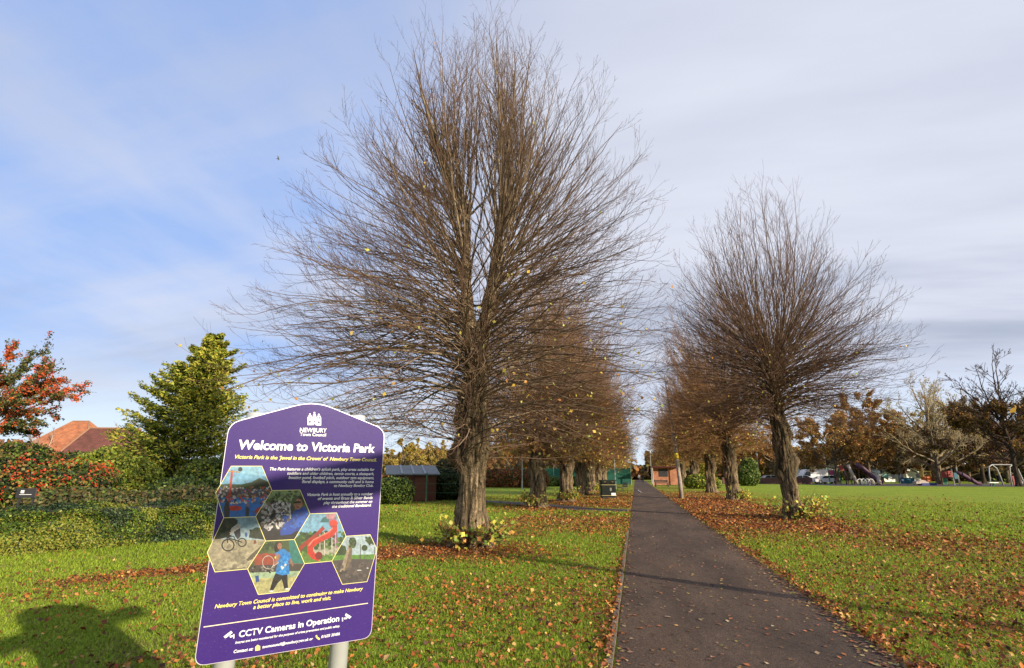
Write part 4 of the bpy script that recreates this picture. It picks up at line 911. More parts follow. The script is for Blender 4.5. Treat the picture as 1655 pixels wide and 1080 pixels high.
L3 = [(.38, .50, .55), (zp(Z2, (130, -30), (620, -30), (620, 30), (520, 60), (480, 75), (400, 60), (320, 60), (280, 90), (230, 120), (130, 130)), (.30, .45, .52)), (zp(Z2, (130, 150), (200, 60), (240, 0), (340, -20), (380, 5), (370, 60), (330, 120), (130, 170)), DG), (zp(Z2, (460, 120), (470, 80), (510, 55), (560, 60), (600, 150), (460, 130)), (.03, .05, .03)),
      (zp(Z2, (100, 150), (250, 140), (620, 150), (620, 600), (100, 600)), (.42, .38, .27)), (zp(Z2, (100, 320), (420, 300), (470, 240), (600, 160), (600, 250), (420, 400), (100, 420)), (.50, .46, .33)), (zp(Z2, (410, 320), (500, 230), (580, 165), (590, 200), (480, 290)), (.16, .14, .11)), (zp(Z2, (200, 355), (450, 350), (450, 400), (200, 400)), (.25, .23, .18))]
L3 += [(p, (.02, .02, .02)) for p in ring(Z2, 308, 185, 44, 42, 9)+ring(Z2, 410, 165, 30, 30, 8)+thick(Z2, [(308, 185), (300, 130), (370, 150), (410, 165)], 8)+thick(Z2, [(300, 130), (350, 120), (370, 175)], 6)]
L3 += [(zp(Z2, (310, 108), (335, 60), (375, 30), (402, 38), (395, 60), (350, 95), (330, 112)), (.62, .58, .52)), (zp(Z2, (350, 90), (395, 60), (400, 120), (380, 145), (360, 120)), (.05, .05, .07)), (ell(*Z2(305, 38), 3.6, 4.4), (.35, .22, .18)), (ell(*Z2(300, 28), 4, 2.6), (.03, .03, .05)), (ell(*Z2(504, 168), 2.2, 5), (.25, .09, .05)), (ell(*Z2(440, 110), 2, 4), (.05, .15, .4))]
L3 += specks(Z2, 180, -30, 330, 130, 60, [(.05, .08, .03), (.01, .02, .01), (.03, .05, .02)], 6, 14)+specks(Z2, 470, 70, 600, 140, 30, [(.05, .08, .03), (.02, .03, .015)], 5, 10)+specks(Z2, 170, 160, 560, 390, 90, [(.36, .33, .24), (.48, .43, .32), (.30, .27, .2)], 8, 20)[:70]
L3 += [(p, (.02, .02, .02)) for p in ring(Z2, 308, 185, 44, 42, 9)+ring(Z2, 410, 165, 30, 30, 8)]
photo('bmx', L3, 'hexagonal photograph of a cyclist jumping in a concrete skate park')
L4 = [(.10, .14, .06), (zp(Z2, (500, 255), (640, 235), (860, 235), (860, 330), (500, 330)), (.40, .10, .06)), (zp(Z2, (750, 150), (900, 150), (900, 320), (760, 320)), (.05, .25, .22)), (zp(Z2, (400, 335), (900, 320), (900, 390), (400, 395)), (.10, .09, .08)), (zp(Z2, (400, 388), (900, 370), (900, 430), (400, 440)), (.42, .55, .38)), (zp(Z2, (400, 430), (900, 410), (900, 600), (400, 600)), (.52, .50, .26)),
      (zp(Z2, (505, 408), (530, 405), (535, 450), (510, 455)), (.03, .12, .35)), (zp(Z2, (610, 515), (635, 430), (655, 385), (740, 385), (742, 500), (715, 500), (700, 430), (670, 460), (632, 520)), (.02, .018, .02)), (zp(Z2, (675, 385), (735, 380), (745, 500), (718, 502), (700, 440)), (.02, .018, .02)),
      (zp(Z2, (645, 235), (672, 215), (715, 212), (755, 240), (770, 285), (748, 300), (755, 395), (700, 405), (655, 390), (668, 300)), (.04, .30, .68)), (zp(Z2, (640, 195), (655, 165), (690, 158), (702, 180), (690, 215), (668, 235), (650, 240), (645, 220)), (.04, .025, .02)), (ell(*Z2(683, 192), 3.6, 5.8), (.42, .22, .14)), (zp(Z2, (690, 340), (740, 300), (735, 330), (700, 365)), (.75, .75, .75)), (zp(Z2, (752, 280), (768, 285), (785, 330), (775, 340)), (.42, .22, .14)), (ell(*Z2(622, 520), 3.5, 1.6), (.8, .8, .8)), (ell(*Z2(738, 503), 3, 1.4), (.8, .8, .8))]
L4 += [(p, (.62, .58, .52)) for p in ring(Z2, 600, 310, 42, 48, 5)+thick(Z2, [(640, 335), (690, 300)], 7)]+[(ell(*Z2(655, 275), 2, 2), (.6, .75, .1))]
L4 += specks(Z2, 500, 150, 640, 240, 30, [(.05, .09, .03), (.14, .2, .08)], 6, 14)+specks(Z2, 480, 340, 640, 385, 24, [(.03, .03, .03), (.3, .28, .25)], 5, 9)+specks(Z2, 670, 230, 750, 380, 26, [(.03, .22, .55), (.08, .4, .8)], 5, 12)+[(ell(*Z2(678, 188), .8, .5), (.05, .02, .02)), (ell(*Z2(690, 188), .8, .5), (.05, .02, .02)), (ell(*Z2(684, 205), 1.3, .5), (.3, .06, .05)), (zp(Z2, (662, 240), (690, 262), (672, 300), (650, 330), (640, 322), (655, 290)), (.42, .22, .14))]
photo('tennis', L4, 'hexagonal photograph of a tennis player in a bright blue shirt')
L5 = [(.24, .46, .62), (zp(Z2, (770, 160), (850, 90), (900, 100), (960, 120), (1000, 150), (1180, 130), (1180, 240), (800, 260)), (.07, .15, .035)), (zp(Z2, (800, 250), (1200, 225), (1200, 330), (800, 330)), (.16, .30, .06)), (zp(Z2, (900, 180), (1140, 160), (1140, 250), (900, 262)), (.45, .45, .35)),
      (zp(Z1, (1020, 960), (1040, 925), (1095, 900), (1130, 918), (1100, 960)), (.04, .20, .22)), (zp(Z2, (1040, -10), (1095, -20), (1110, 200), (1085, 210), (1070, 60), (1045, 50)), (.38, .18, .30)), (zp(Z1, (1060, 900), (1140, 890), (1130, 935), (1075, 935)), (.5, .28, .32))]
L5 += specks(Z2, 830, 90, 1160, 210, 110, [(.05, .12, .03), (.14, .24, .06), (.03, .06, .02)], 6, 16)+specks(Z2, 830, 235, 1120, 300, 40, [(.12, .24, .05), (.22, .36, .08)], 6, 14)
L5 += [(p, (.6, .55, .5)) for x_ in (975, 1008, 1062, 1088) for p in thick(Z2, [(x_, 90), (x_+2, 260)], 7)]
L5 += [(p, (.42, .05, .03)) for p in thick(Z2, [(1000, 60), (940, 120), (850, 190), (815, 235)], 26)]
L5 += [(p, (.62, .055, .03)) for p in thick(Z2, [(1078, 30), (1080, 70), (1055, 105), (1000, 130), (940, 160), (905, 195), (905, 235), (930, 265), (965, 280)], 44)]
L5 += [(p, (.80, .30, .22)) for p in thick(Z2, [(1068, 60), (1040, 90), (980, 120), (925, 150), (893, 190)], 8)]+[(ell(*Z2(968, 262), 6, 6.5), (.25, .02, .02)), (ell(*Z2(1075, 25), 7, 5), (.66, .08, .05))]
photo('slide', L5, 'hexagonal photograph of a red spiral tube slide')
L6 = [(.48, .60, .66), (zp(Z2, (1050, 240), (1100, 180), (1160, 190), (1180, 260), (1400, 250), (1400, 280), (1050, 300)), (.06, .12, .04)), (zp(Z2, (1050, 262), (1400, 250), (1400, 300), (1050, 310)), (.16, .34, .06)), (zp(Z2, (1050, 300), (1200, 285), (1400, 290), (1400, 480), (1050, 480)), (.13, .11, .11)), (ell(*Z2(1213, 165), 6.4, 8), (.05, .10, .03)), (ell(*Z2(1350, 150), 9, 6), (.05, .10, .03)), (ell(*Z2(1300, 205), 5, 5), (.05, .10, .03)), (ell(*Z2(1125, 215), 5, 8), (.04, .08, .03)),
      (zp(Z2, (1120, 378), (1190, 165), (1215, 160), (1205, 300), (1160, 385)), (.24, .19, .13)), (zp(Z2, (1190, 165), (1205, 160), (1150, 385), (1120, 378)), (.40, .33, .25)), (zp(Z2, (1110, 385), (1180, 370), (1180, 380), (1115, 398)), (.02, .02, .02)), (ell(*Z2(1262, 368), 4, 1), (.7, .7, .68)), (ell(*Z2(1330, 352), 3.5, 1), (.7, .7, .68))]
L6 += [(p, (.12, .12, .1)) for p in ring(Z2, 1320, 285, 24, 24, 4)+thick(Z2, [(1270, 180), (1270, 300)], 5)+thick(Z2, [(1372, 200), (1375, 330)], 5)]
L6 += specks(Z2, 1070, 310, 1380, 470, 80, [(.10, .085, .085), (.18, .15, .14)], 6, 14)+specks(Z2, 1190, 135, 1235, 200, 26, [(.03, .07, .02), (.10, .17, .05)], 4, 9)+specks(Z2, 1310, 125, 1390, 180, 26, [(.03, .07, .02), (.10, .17, .05)], 4, 9)
photo('gym', L6, 'hexagonal photograph of wooden gym equipment in a park')
# posts
M_post = mat('galvanised_post', (.56, .58, .56), .35, metal=.35, noise=(14, .5, (.46, .48, .47)), bump=(40, .15, .003))
for px, ptop in ((414, 672), (583, 676)):
    u = suv(px, 700)[0]
    if px == 414: u = (u+suv(362, 1078)[0])/2
    else: u = (u+suv(549, 1060)[0])/2
    c = W(u, 0, -.058); zt = suv(px, ptop)[1]+float(sO[2])+.02
    mb = MB(); mb.tube([(c.x, c.y, -.2), (c.x, c.y, zt-.01), (c.x, c.y, zt-.003), (c.x, c.y, zt)], [.0445, .0445, .042, .036], 24)
    po = mb.build('post', M_post, sign, False)
    for pl in po.data.polygons:
        if len(pl.vertices) == 4: pl.use_smooth = True
    for v in (.2, .82):
        mb = MB()
        q = W(u, v, -.006); q2 = W(u, v, -.02)
        a = W(u-.09, v-.02, -.012); mb.prism([W(u-.08, v-.02, -.0125), W(u+.08, v-.02, -.0125), W(u+.08, v+.02, -.0125), W(u-.08, v+.02, -.0125)], W(0, 0, .006)-W(0, 0, 0))
        mb.build('bracket', M_post, po)

# fingerpost just behind the viewer on the right; its shadow lies across the lawn beside the board's shadow
fp = thing('fingerpost', 'wooden fingerpost outside the view, its arm shadow crossing the lawn left of the board', 'signpost', (3.2, -1.4, 0))
M_fp = mat('post_timber', (.16, .11, .07), .8, noise=(6, .5, (.10, .07, .05)))
mb = MB(); mb.box((0, 0, 1.7), (.11, .11, 3.4), bev=.01); mb.build('post', M_fp, fp)
for y_, l_, tipd in ((.06, 1.85, 1), (-.06, .8, -1)):
    mb = MB(); mb.prism([(0, y_, 3.06), (0, y_+tipd*(l_-.15), 3.06), (0, y_+tipd*l_, 3.16), (0, y_+tipd*(l_-.15), 3.27), (0, y_, 3.27)], (.03, 0, 0)); mb.build('arm', M_fp, fp)

# ------------------------------------------------------------------ hedges, shrubs
def lumps_surface(lumps, n, depth=.18, squash=True):
    """points near the skin of a union of ellipsoids; lumps (x,y,z,rx,ry,rz)"""
    L_ = np.array(lumps, float); a = L_[:, 3]*L_[:, 5]; i = rng.choice(len(L_), n*2, p=a/a.sum())
    d = unit(rng.normal(size=(n*2, 3))); q = L_[i, :3]+d*L_[i, 3:]*(1-depth*rng.uniform(0, 1, (n*2, 1))**1.5)
    ins = np.zeros(len(q), bool)
    for j in range(len(L_)):
        ins |= (np.sum(((q-L_[j, :3])/L_[j, 3:])**2, -1) < (1-depth)**2) & (i != j)
    k = ~ins & (q[:, 2] > .02); return q[k][:n], unit(d[k][:n]/L_[i[k][:n], 3:])
def core_mesh(lumps, parent, name='stems', f=.80):
    Vs = []; Fs = []; o = 0
    for (x, y, z, a, b, c) in lumps:
        th, ph = np.meshgrid(np.linspace(0, 2*math.pi, 12, endpoint=False), np.linspace(.05, math.pi-.05, 8))
        V = np.stack([x+a*f*np.cos(th)*np.sin(ph), y+b*f*np.sin(th)*np.sin(ph), np.maximum(z+c*f*np.cos(ph), 0)], -1).reshape(-1, 3)
        i = np.arange(7)[:, None]*12; j = np.arange(12)[None]; j2 = (j+1) % 12
        Fs.append(np.stack([i+j, i+j2, i+12+j2, i+12+j], -1).reshape(-1, 4)+o); Vs.append(V); o += len(V)
    return mesh_np(name, np.concatenate(Vs), np.concatenate(Fs), M_core, parent, smooth=True)
def shrub(name, label, cat, loc, lumps, n, size, pal, w=None, group=None, berries=None, clump=.0, aspect=1.4, core=.8):
    t = thing(name, label, cat, loc, 0, group)
    C, Nn = lumps_surface(lumps, n)
    C = C+rng.normal(0, .05, C.shape); m = len(C)
    cl = fbm(C*1.6+loc[0], 5, 3); col = pick(pal, m, .22, w)
    if clump: col = col*(1+clump*(cl-.45)*2.5)[:, None]
    V, F3, cc = leaves_np(C, Nn+rng.normal(0, .7, (m, 3)), rng.uniform(.6, 1.35, m)*size, np.clip(col, .004, .8), aspect, .25)
    mesh_np('foliage', V, F3, M_leaf, t, cc)
    core_mesh(lumps, t, f=core)
    if berries:
        nb, bc, bs = berries; cen = C[cl > np.quantile(cl, .55)]; cen = cen[rng.integers(0, len(cen), nb//14)]
        C2 = (cen[:, None]+rng.normal(0, .10, (len(cen), 14, 3))).reshape(-1, 3)+[.04, -.06, .03]
        V, F3, cc = leaves_np(C2, rng.normal(size=C2.shape)+[.5, -.8, .3], bs*rng.uniform(.7, 1.3, len(C2)), pick(bc, len(C2), .2), 2.2, .1)
        mesh_np('berries', V, F3, M_leaf, t, cc)
    return t
HG = [(.045, .085, .010), (.085, .14, .014), (.012, .022, .006), (.16, .21, .022), (.09, .06, .022), (.28, .30, .04)]
HW = [.26, .26, .2, .15, .06, .07]
# front hedge: long box of leaves, uneven top
ht = thing('hedge', 'long low clipped hedge with ivy along the left side of the lawn', 'hedge', (*((HEDGE_A+HEDGE_B)/2), 0))
hd = HEDGE_B-HEDGE_A; hl = float(np.linalg.norm(hd)); hu = hd/hl; hn = np.array((-hu[1], hu[0]))   # hn points away from the lawn
n = 190000; s = rng.uniform(-.5, .5, n)*hl; a = rng.uniform(0, 1, n)
Wd, Hh = 2.2, .82
top = rng.uniform(size=n) < .5
zt = Hh+(n2d(s, s*0+2, .9, 12)-.45)*.28+(n2d(s, s*0+2, 3.5, 13)-.45)*.14
wv = np.where(top, a*Wd, (n2d(s, a*3, 1.3, 14)-.45)*.95-.02*rng.uniform(0, 4, n)+.22*a**2); zz = np.where(top, zt-(np.abs(wv-.1) < .1)*.1, a*zt)
zz = zz+np.where(top, (n2d(s, wv, 2, 15)-.45)*.42, 0)
mid = (HEDGE_A+HEDGE_B)/2
C = np.stack([hu[0]*s+hn[0]*wv, hu[1]*s+hn[1]*wv, np.maximum(zz, .02)], -1)+rng.normal(0, .03, (n, 3))
Nn = np.where(top[:, None], np.array([0, 0, 1.]), np.array([-hn[0], -hn[1], .25]))+rng.normal(0, .6, (n, 3))
cl = fbm(np.stack([s*.8, wv*.8, zz*1.2], -1), 5, 3)[:, None]
hc = pick(HG, n, .25, HW); alt = pick([(.010, .020, .008), (.02, .04, .012), (.09, .14, .05), (.035, .06, .02)], n, .25)
hc = np.where(cl > .425, alt, hc); gold = (cl < .33) & (rng.uniform(size=(n, 1)) < .5); hc = np.where(gold, np.array([[.26, .26, .04]]), hc)
V, F3, cc = leaves_np(C, Nn, rng.uniform(.020, .052, n), hc, 1.5, .25)
mesh_np('foliage', V, F3, M_leaf, ht, cc)
mb = MB(); mb.box((hn[0]*(Wd/2+.1), hn[1]*(Wd/2+.1), .40), (hl-.1, Wd-.3, .82), math.atan2(hu[1], hu[0]), bev=.2); mb.build('stems', M_core, ht)

GR = [(.04, .075, .014), (.08, .13, .018), (.15, .20, .025), (.018, .032, .01)]
YG = [(.28, .32, .04), (.20, .26, .03), (.38, .38, .06), (.12, .17, .025)]
BR = [(.14, .12, .04), (.10, .13, .03), (.20, .15, .06), (.07, .09, .025)]
def Q(px, Y, z=0): q = at(px, 767, Y); return (float(q[0]), float(q[1]), z)
shrub('firethorn_bush', 'firethorn bush with scarlet berries behind the left end of the hedge', 'shrub', Q(55, 13.5), [(-2.6, 0, 1.0, 2.0, 1.5, 1.35), (-.6, 0, 1.0, 1.7, 1.4, 1.35), (1.2, .4, .9, 1.6, 1.3, 1.1), (-1.6, .5, 1.9, 1.3, 1.1, .8), (-4.6, -1, 1.0, 1.8, 1.4, 1.2)], 26000, .085, GR+[(.25, .16, .05)], berries=(6500, [(.55, .035, .02), (.66, .09, .02), (.50, .04, .025)], .038), clump=.3)
shrub('green_bush', 'broad green bush rising below the orange tiled roof', 'shrub', Q(112, 22), [(0, 0, 1.3, 3.0, 1.8, 1.45), (3.2, .5, 1.0, 2.6, 1.6, 1.3), (-3.2, -.5, 1.3, 2.5, 1.6, 1.3)], 15000, .12, GR, clump=.4)
shrub('golden_bush', 'yellow-green feathery bush at the left foot of the conifer', 'shrub', Q(172, 19), [(-.7, 0, 1.2, 1.5, 1.3, 1.35), (.9, .3, 1.1, 1.5, 1.3, 1.25), (0, 0, 1.9, 1.0, .9, .9)], 17000, .13, YG, aspect=.9, clump=.3)
shrub('golden_bush', 'yellow-green feathery bush between conifer trunk and sign', 'shrub', Q(338, 20.5), [(0, 0, 1.1, 1.6, 1.3, 1.2), (1.4, .3, 1.3, 1.4, 1.2, 1.5)], 13000, .13, YG+GR[:2], aspect=.9, clump=.3)
shrub('brown_green_shrub', 'low brown-green shrub in front of the conifer trunk', 'shrub', Q(205, 13.2), [(-1.8, 0, .45, 1.9, 1.2, .75), (0, .3, .45, 1.7, 1.2, .62), (1.8, .6, .5, 1.6, 1.2, .75), (3.3, 1.2, .4, 1.4, 1.2, .65)], 17000, .085, BR, clump=.5)
shrub('mounded_bush', 'mid green rounded bush just left of the sign above the hedge', 'shrub', Q(318, 15.2), [(-.5, 0, .75, 1.3, 1.1, .75), (.9, .3, .75, 1.3, 1.1, .8), (2.4, .5, .7, 1.2, 1.1, .7)], 15000, .08, GR+[(.14, .19, .05)], clump=.4)

# golden conifer
def conifer():
    Yc = 24.0; b = Q(271, Yc); t = thing('conifer', 'tall golden-green conifer with tiered sprays behind the hedge', 'tree', b)
    zt = float(at(318, 533, Yc)[2]); k = float(np.linalg.norm(at(279, 767, Yc)-at(278, 767, Yc)))   # metres per photo pixel here
    ax = cR*k                                                       # sideways direction
    M_ct = mat('conifer_bark', (.06, .035, .025), .95, noise=(6, .6, (.11, .07, .05)), bump=(18, .8, .03))
    mb = MB(); mb.tube([(0, 0, -.1), tuple(ax*2+[0, 0, 1.6]), tuple(ax*12+[0, 0, 4]), tuple(ax*38+[0, 0, zt-.3])], [.32, .26, .20, .03], 12); mb.build('trunk', M_ct, t, True)
    nb = 430; u = rng.uniform(0, 1, nb)**.85; z = 1.5+(zt-.5-1.5)*u
    ph = rng.uniform(0, 2*math.pi, nb)
    rad = np.interp(z, [1.4, 2.3, 3.2, 4.5, 5.8, 7.0, 8.2, zt], [2.9, 3.4, 3.2, 2.9, 2.4, 1.8, 1.0, .15])*(1+.30*(vnoise(np.stack([np.cos(ph)*2.0, np.sin(ph)*2.0, z*1.3], -1), 3)-.5)*2)*rng.uniform(.60, 1.16, nb)
    cxy = ax[None, :2]*np.interp(z, [0, 2, 5, zt], [8, 10, 18, 38])[:, None]
    kk = 9; uu = np.linspace(0, 1, kk)[None, :, None]; hd_ = np.stack([np.cos(ph), np.sin(ph), 0*ph], -1)
    z = np.where(rng.uniform(size=nb) < .7, np.round(z/.55)*.55+rng.normal(0, .07, nb), z); S = np.c_[cxy, z]
    Pb = S[:, None]+hd_[:, None]*uu*rad[:, None, None]+np.array([0, 0, 1.])*(rad[:, None, None]*(.10*uu+.22*uu**2-.04))
    Pb = wiggle(Pb, .03); Rb = .035*(1-.85*uu[..., 0])+0*Pb[..., 0]
    V, Fq = tubes_np(Pb, Rb, 3); mesh_np('branches', V, Fq, M_ct, t, smooth=True)
    per = 150; tpos = rng.uniform(.22, 1, (nb, per))**.8*(kk-1); i = np.minimum(tpos.astype(int), kk-2); f = (tpos-i)[..., None]; ar = np.arange(nb)[:, None]
    c = Pb[ar, i]*(1-f)+Pb[ar, i+1]*f; T = unit(Pb[ar, i+1]-Pb[ar, i])
    wdt = (.10+.20*np.sin(np.clip(tpos/(kk-1), 0, 1)*math.pi))*rad[:, None]*.55
    sd = np.stack([-np.sin(ph), np.cos(ph), 0*ph], -1)[:, None]; lat = rng.normal(0, 1, (nb, per))*wdt
    c = c+sd*lat[..., None]+np.array([0, 0, 1.])*(rng.normal(0, .05, (nb, per))-np.abs(lat)*.22)[..., None]
    d = unit(T+sd*np.sign(lat)[..., None]*.7+rng.normal(0, .25, c.shape)+np.array([0, 0, -.15]))
    c = c.reshape(-1, 3); d = d.reshape(-1, 3); m = len(c)
    Nn = np.array([0, 0, .5])+np.repeat(hd_, per, 0)*.45+rng.normal(0, .6, (m, 3)); tip = (tpos/(kk-1)).reshape(-1)
    col = pick([(.12, .16, .02), (.21, .25, .03), (.04, .07, .012)], m, .2); yl = pick([(.50, .46, .06), (.40, .40, .045)], m, .2)
    col = np.where((rng.uniform(size=m) < .12+.55*tip**2)[:, None], yl, col)
    V, F3, cc = leaves_np(c, Nn, rng.uniform(.09, .24, m), np.clip(col, .005, .7), .6, .2, up=d)
    mesh_np('foliage', V, F3, M_leaf, t, cc)
conifer()

# berry tree at the left edge: arching boughs with leaves and orange-red berries
def berry_tree():
    b = Q(-52, 15.0); t = thing('berry_tree', 'arching tree with orange-red berries at the left edge', 'tree', b)
    def rel(px, py, Y): q = at(px, py, Y); return np.array([q[0]-b[0], q[1]-b[1], q[2]])
    mb = MB(); mb.tube([(0, 0, -.1), (.1, 0, 1.4), tuple(rel(-30, 700, 15))], [.16, .14, .12], 10); mb.build('trunk', M_bark, t, True)
    tips = [(130, 628, 15.4), (118, 640, 14.6), (98, 582, 15), (78, 562, 15.5), (22, 562, 15), (100, 618, 16), (85, 600, 14.4), (60, 640, 15), (88, 668, 15.6), (70, 690, 14.8), (40, 600, 16), (10, 590, 14.2), (-40, 570, 15), (-90, 600, 15), (30, 655, 14), (60, 705, 15.5), (12, 700, 15), (-20, 640, 14), (55, 675, 16), (-60, 650, 15), (20, 620, 15.3), (45, 585, 14.9), (70, 625, 15.2), (5, 660, 15.4), (35, 690, 14.6), (50, 615, 15.6)]
    n1 = len(tips); u = np.linspace(0, 1, 12)[None, :, None]
    S = np.array([rel(-30+rng.uniform(-6, 6), 700+rng.uniform(-50, 25), 15) for _ in tips]); E = np.array([rel(*q) for q in tips])
    B = S*.5+E*.5+np.array([0, 0, .55]); P1 = wiggle(S[:, None]*(1-u)**2+2*B[:, None]*u*(1-u)+E[:, None]*u*u, .025); R1 = .045*(1-.85*u[..., 0])+0*P1[..., 0]
    P2, R2 = side(P1, R1, 10, .25, 1, .6, .24, 6, .15, .5, .006)
    branch_mesh([(P1, R1), (P2, R2)], 'crown', t, np.array([.12, .09, .06]), np.array([.14, .09, .06]), .05)
    pts = np.concatenate([P1[:, 4:].reshape(-1, 3), P2[:, 1:].reshape(-1, 3), P2[:, 1:].reshape(-1, 3)]); m = 17000
    i = rng.integers(0, len(pts), m); C = pts[i]+rng.normal(0, .055, (m, 3))
    V, F3, cc = leaves_np(C, rng.normal(size=(m, 3))+[.3, -.3, .6], rng.uniform(.045, .10, m), pick([(.05, .08, .02), (.09, .13, .025), (.16, .17, .04), (.20, .12, .04), (.03, .05, .015)], m, .25), 1.1, .25)
    mesh_np('leaves', V, F3, M_leaf, t, cc)
    cl = fbm(pts*1.1, 9, 3); cen = pts[cl > np.quantile(cl, .45)]; cen = cen[rng.integers(0, len(cen), 620)]
    C = (cen[:, None]+rng.normal(0, .055, (620, 16, 3))).reshape(-1, 3)+[.02, -.04, 0]
    V, F3, cc = leaves_np(C, rng.normal(size=C.shape)+[.5, -.8, .4], .038*rng.uniform(.7, 1.3, len(C)), pick([(.62, .10, .03), (.72, .16, .04), (.5, .06, .03)], len(C), .2), 2.4, .1)
    mesh_np('berries', V, F3, M_leaf, t, cc)
berry_tree()

# small dark notice behind the hedge
nt_ = thing('notice_plate', 'small tilted black notice plate standing just behind the hedge', 'sign', Q(50, 9.9))
zc = float(at(50, 797, 9.9)[2]); mb = MB(); mb.box((0, 0, zc), (.44, .03, .22), .35, bev=.01); pl_ = mb.build('plate', M_dark, nt_)
mb = MB(); mb.box((-.06, -.05, zc+.03), (.07, .01, .07), .35); mb.box((.02, -.03, zc-.035), (.26, .008, .012), .35); mb.build('marking', M_white, pl_)
for sx_ in (-.15, .15):
    mb = MB(); mb.box((sx_*.94, sx_*.34+.03, zc/2-.06), (.04, .03, zc), .35); mb.build('stake', M_dark, nt_)

# ------------------------------------------------------------------ houses
def tile_mat(name, c1, c2):
    m = bpy.data.materials.new(name); m.use_nodes = True; nt = m.node_tree; N = nt.nodes; L = nt.links; b = N['Principled BSDF']; b.inputs['Roughness'].default_value = .85
    tc = N.new('ShaderNodeTexCoord'); br = N.new('ShaderNodeTexBrick'); mp = N.new('ShaderNodeMapping'); mp.inputs['Scale'].default_value = (1, 1, 1)
    sp = N.new('ShaderNodeSeparateXYZ'); cb = N.new('ShaderNodeCombineXYZ'); L.new(tc.outputs['Object'], sp.inputs[0])
    ad = N.new('ShaderNodeMath'); ad.operation = 'ADD'; L.new(sp.outputs[0], ad.inputs[0]); L.new(sp.outputs[1], ad.inputs[1]); L.new(ad.outputs[0], cb.inputs[0]); L.new(sp.outputs[2], cb.inputs[1])
    L.new(cb.outputs[0], br.inputs['Vector']); br.inputs['Scale'].default_value = 2.2; br.inputs['Mortar Size'].default_value = .03
    br.inputs['Color1'].default_value = (*c1, 1); br.inputs['Color2'].default_value = (*c2, 1); br.inputs['Mortar'].default_value = (*[c*.45 for c in c1], 1)
    n = N.new('ShaderNodeTexNoise'); n.inputs['Scale'].default_value = 1.2; n.inputs['Detail'].default_value = 6; L.new(tc.outputs['Object'], n.inputs[0])
    mx = N.new('ShaderNodeMix'); mx.data_type = 'RGBA'; mx.blend_type = 'MULTIPLY'; mx.inputs[0].default_value = .6
    r = N.new('ShaderNodeMapRange'); L.new(n.outputs['Fac'], r.inputs[0]); r.inputs[1].default_value = .3; r.inputs[2].default_value = .7; r.inputs[3].default_value = .5; r.inputs[4].default_value = 1.3
    L.new(br.outputs[0], mx.inputs[6]); L.new(r.outputs[0], mx.inputs[7]); L.new(mx.outputs[2], b.inputs['Base Color'])
    bp = N.new('ShaderNodeBump'); bp.inputs['Distance'].default_value = .05; L.new(br.outputs['Fac'], bp.inputs['Height']); bp.invert = True; L.new(bp.outputs[0], b.inputs['Normal'])
    return m
M_brick = tile_mat('brick_wall', (.26, .11, .06), (.32, .15, .09))
def hip_house(label, loc, lx, ly, wh, rh, rz, mt, ridge=None, chim=None, ov=.4):
    t = thing('brick_house', label, 'house', loc, rz)
    mb = MB(); mb.box((0, 0, wh/2), (lx, ly, wh)); w_ = mb.build('wall', M_brick, t)
    rl = (lx-ly)/2 if ridge is None else ridge
    X, Yy = lx/2+ov, ly/2+ov
    v = [(-X, -Yy, wh), (X, -Yy, wh), (X, Yy, wh), (-X, Yy, wh), (-rl, 0, wh+rh), (rl, 0, wh+rh), (-X, -Yy, wh-.12), (X, -Yy, wh-.12), (X, Yy, wh-.12), (-X, Yy, wh-.12)]
    mb = MB(); mb.add(v, [[0, 1, 5, 4], [1, 2, 5], [2, 3, 4, 5], [3, 0, 4], [0, 6, 7, 1], [1, 7, 8, 2], [2, 8, 9, 3], [3, 9, 6, 0], [6, 9, 8, 7]])
    for a, b in ((4, 5), (0, 4), (1, 5), (2, 5), (3, 4)): mb.tube([v[a], v[b]], .12, 6, 1)
    r_ = mb.build('roof', [mt, mat('ridge_tile', (.30, .16, .10), .8, noise=(5, .5, (.2, .12, .08)))], t)
    if chim: mb = MB(); mb.box((chim[0], chim[1], wh+rh*.75), (.9, .6, rh*.9), bev=.04); mb.tube([(chim[0]-.2, chim[1], wh+rh*1.2), (chim[0]-.2, chim[1], wh+rh*1.2+.4)], .12, 8); mb.tube([(chim[0]+.2, chim[1], wh+rh*1.2), (chim[0]+.2, chim[1], wh+rh*1.2+.4)], .12, 8); mb.build('chimney', M_brick, r_)
    for sx_ in (-.28, .28):
        mb = MB(); mb.box((sx_*lx, -ly/2-.01, wh*.62), (1.3, .06, 1.1)); wn = mb.build('window', M_white, t)
        mb = MB()
        for q in (-.3, .3): mb.box((sx_*lx+q, -ly/2-.045, wh*.62), (.5, .02, .9))
        mb.build('pane', mat('window_glass', (.03, .04, .05), .1, spec=.6), wn)
    return t
e1 = at(82, 737, 62); r1 = at(131, 681, 66)
hip_house('house with sunlit orange tiled hipped roof beyond the hedge', (float(r1[0]), float(r1[1]), 0), 11.5, 9.5, float(e1[2]), float(r1[2]-e1[2]), _a, tile_mat('orange_tiles', (.50, .17, .075), (.60, .24, .11)), ridge=1.3)
e2 = at(122, 738, 52); r2 = at(156, 693, 54); rr2 = at(215, 693, 54); c2 = (r2+rr2)/2; hl2 = float(np.linalg.norm((rr2-r2)[:2]))/2
hip_house('house with dark red tiled roof half hidden by the conifer', (float(c2[0]), float(c2[1]), 0), hl2*2+2.4, 4.4, float(e2[2]), float(r2[2]-e2[2]), _a+.12, tile_mat('dark_red_tiles', (.16, .055, .045), (.20, .07, .055)), ridge=hl2)
e3 = at(20, 745, 46)
hip_house('grey roofed house mostly hidden behind the berry tree at the left edge', Q(-14, 50), 6, 5, 2.9, 2.2, _a, tile_mat('grey_tiles', (.20, .18, .18), (.26, .24, .24)), ridge=2, chim=(.2, 0))

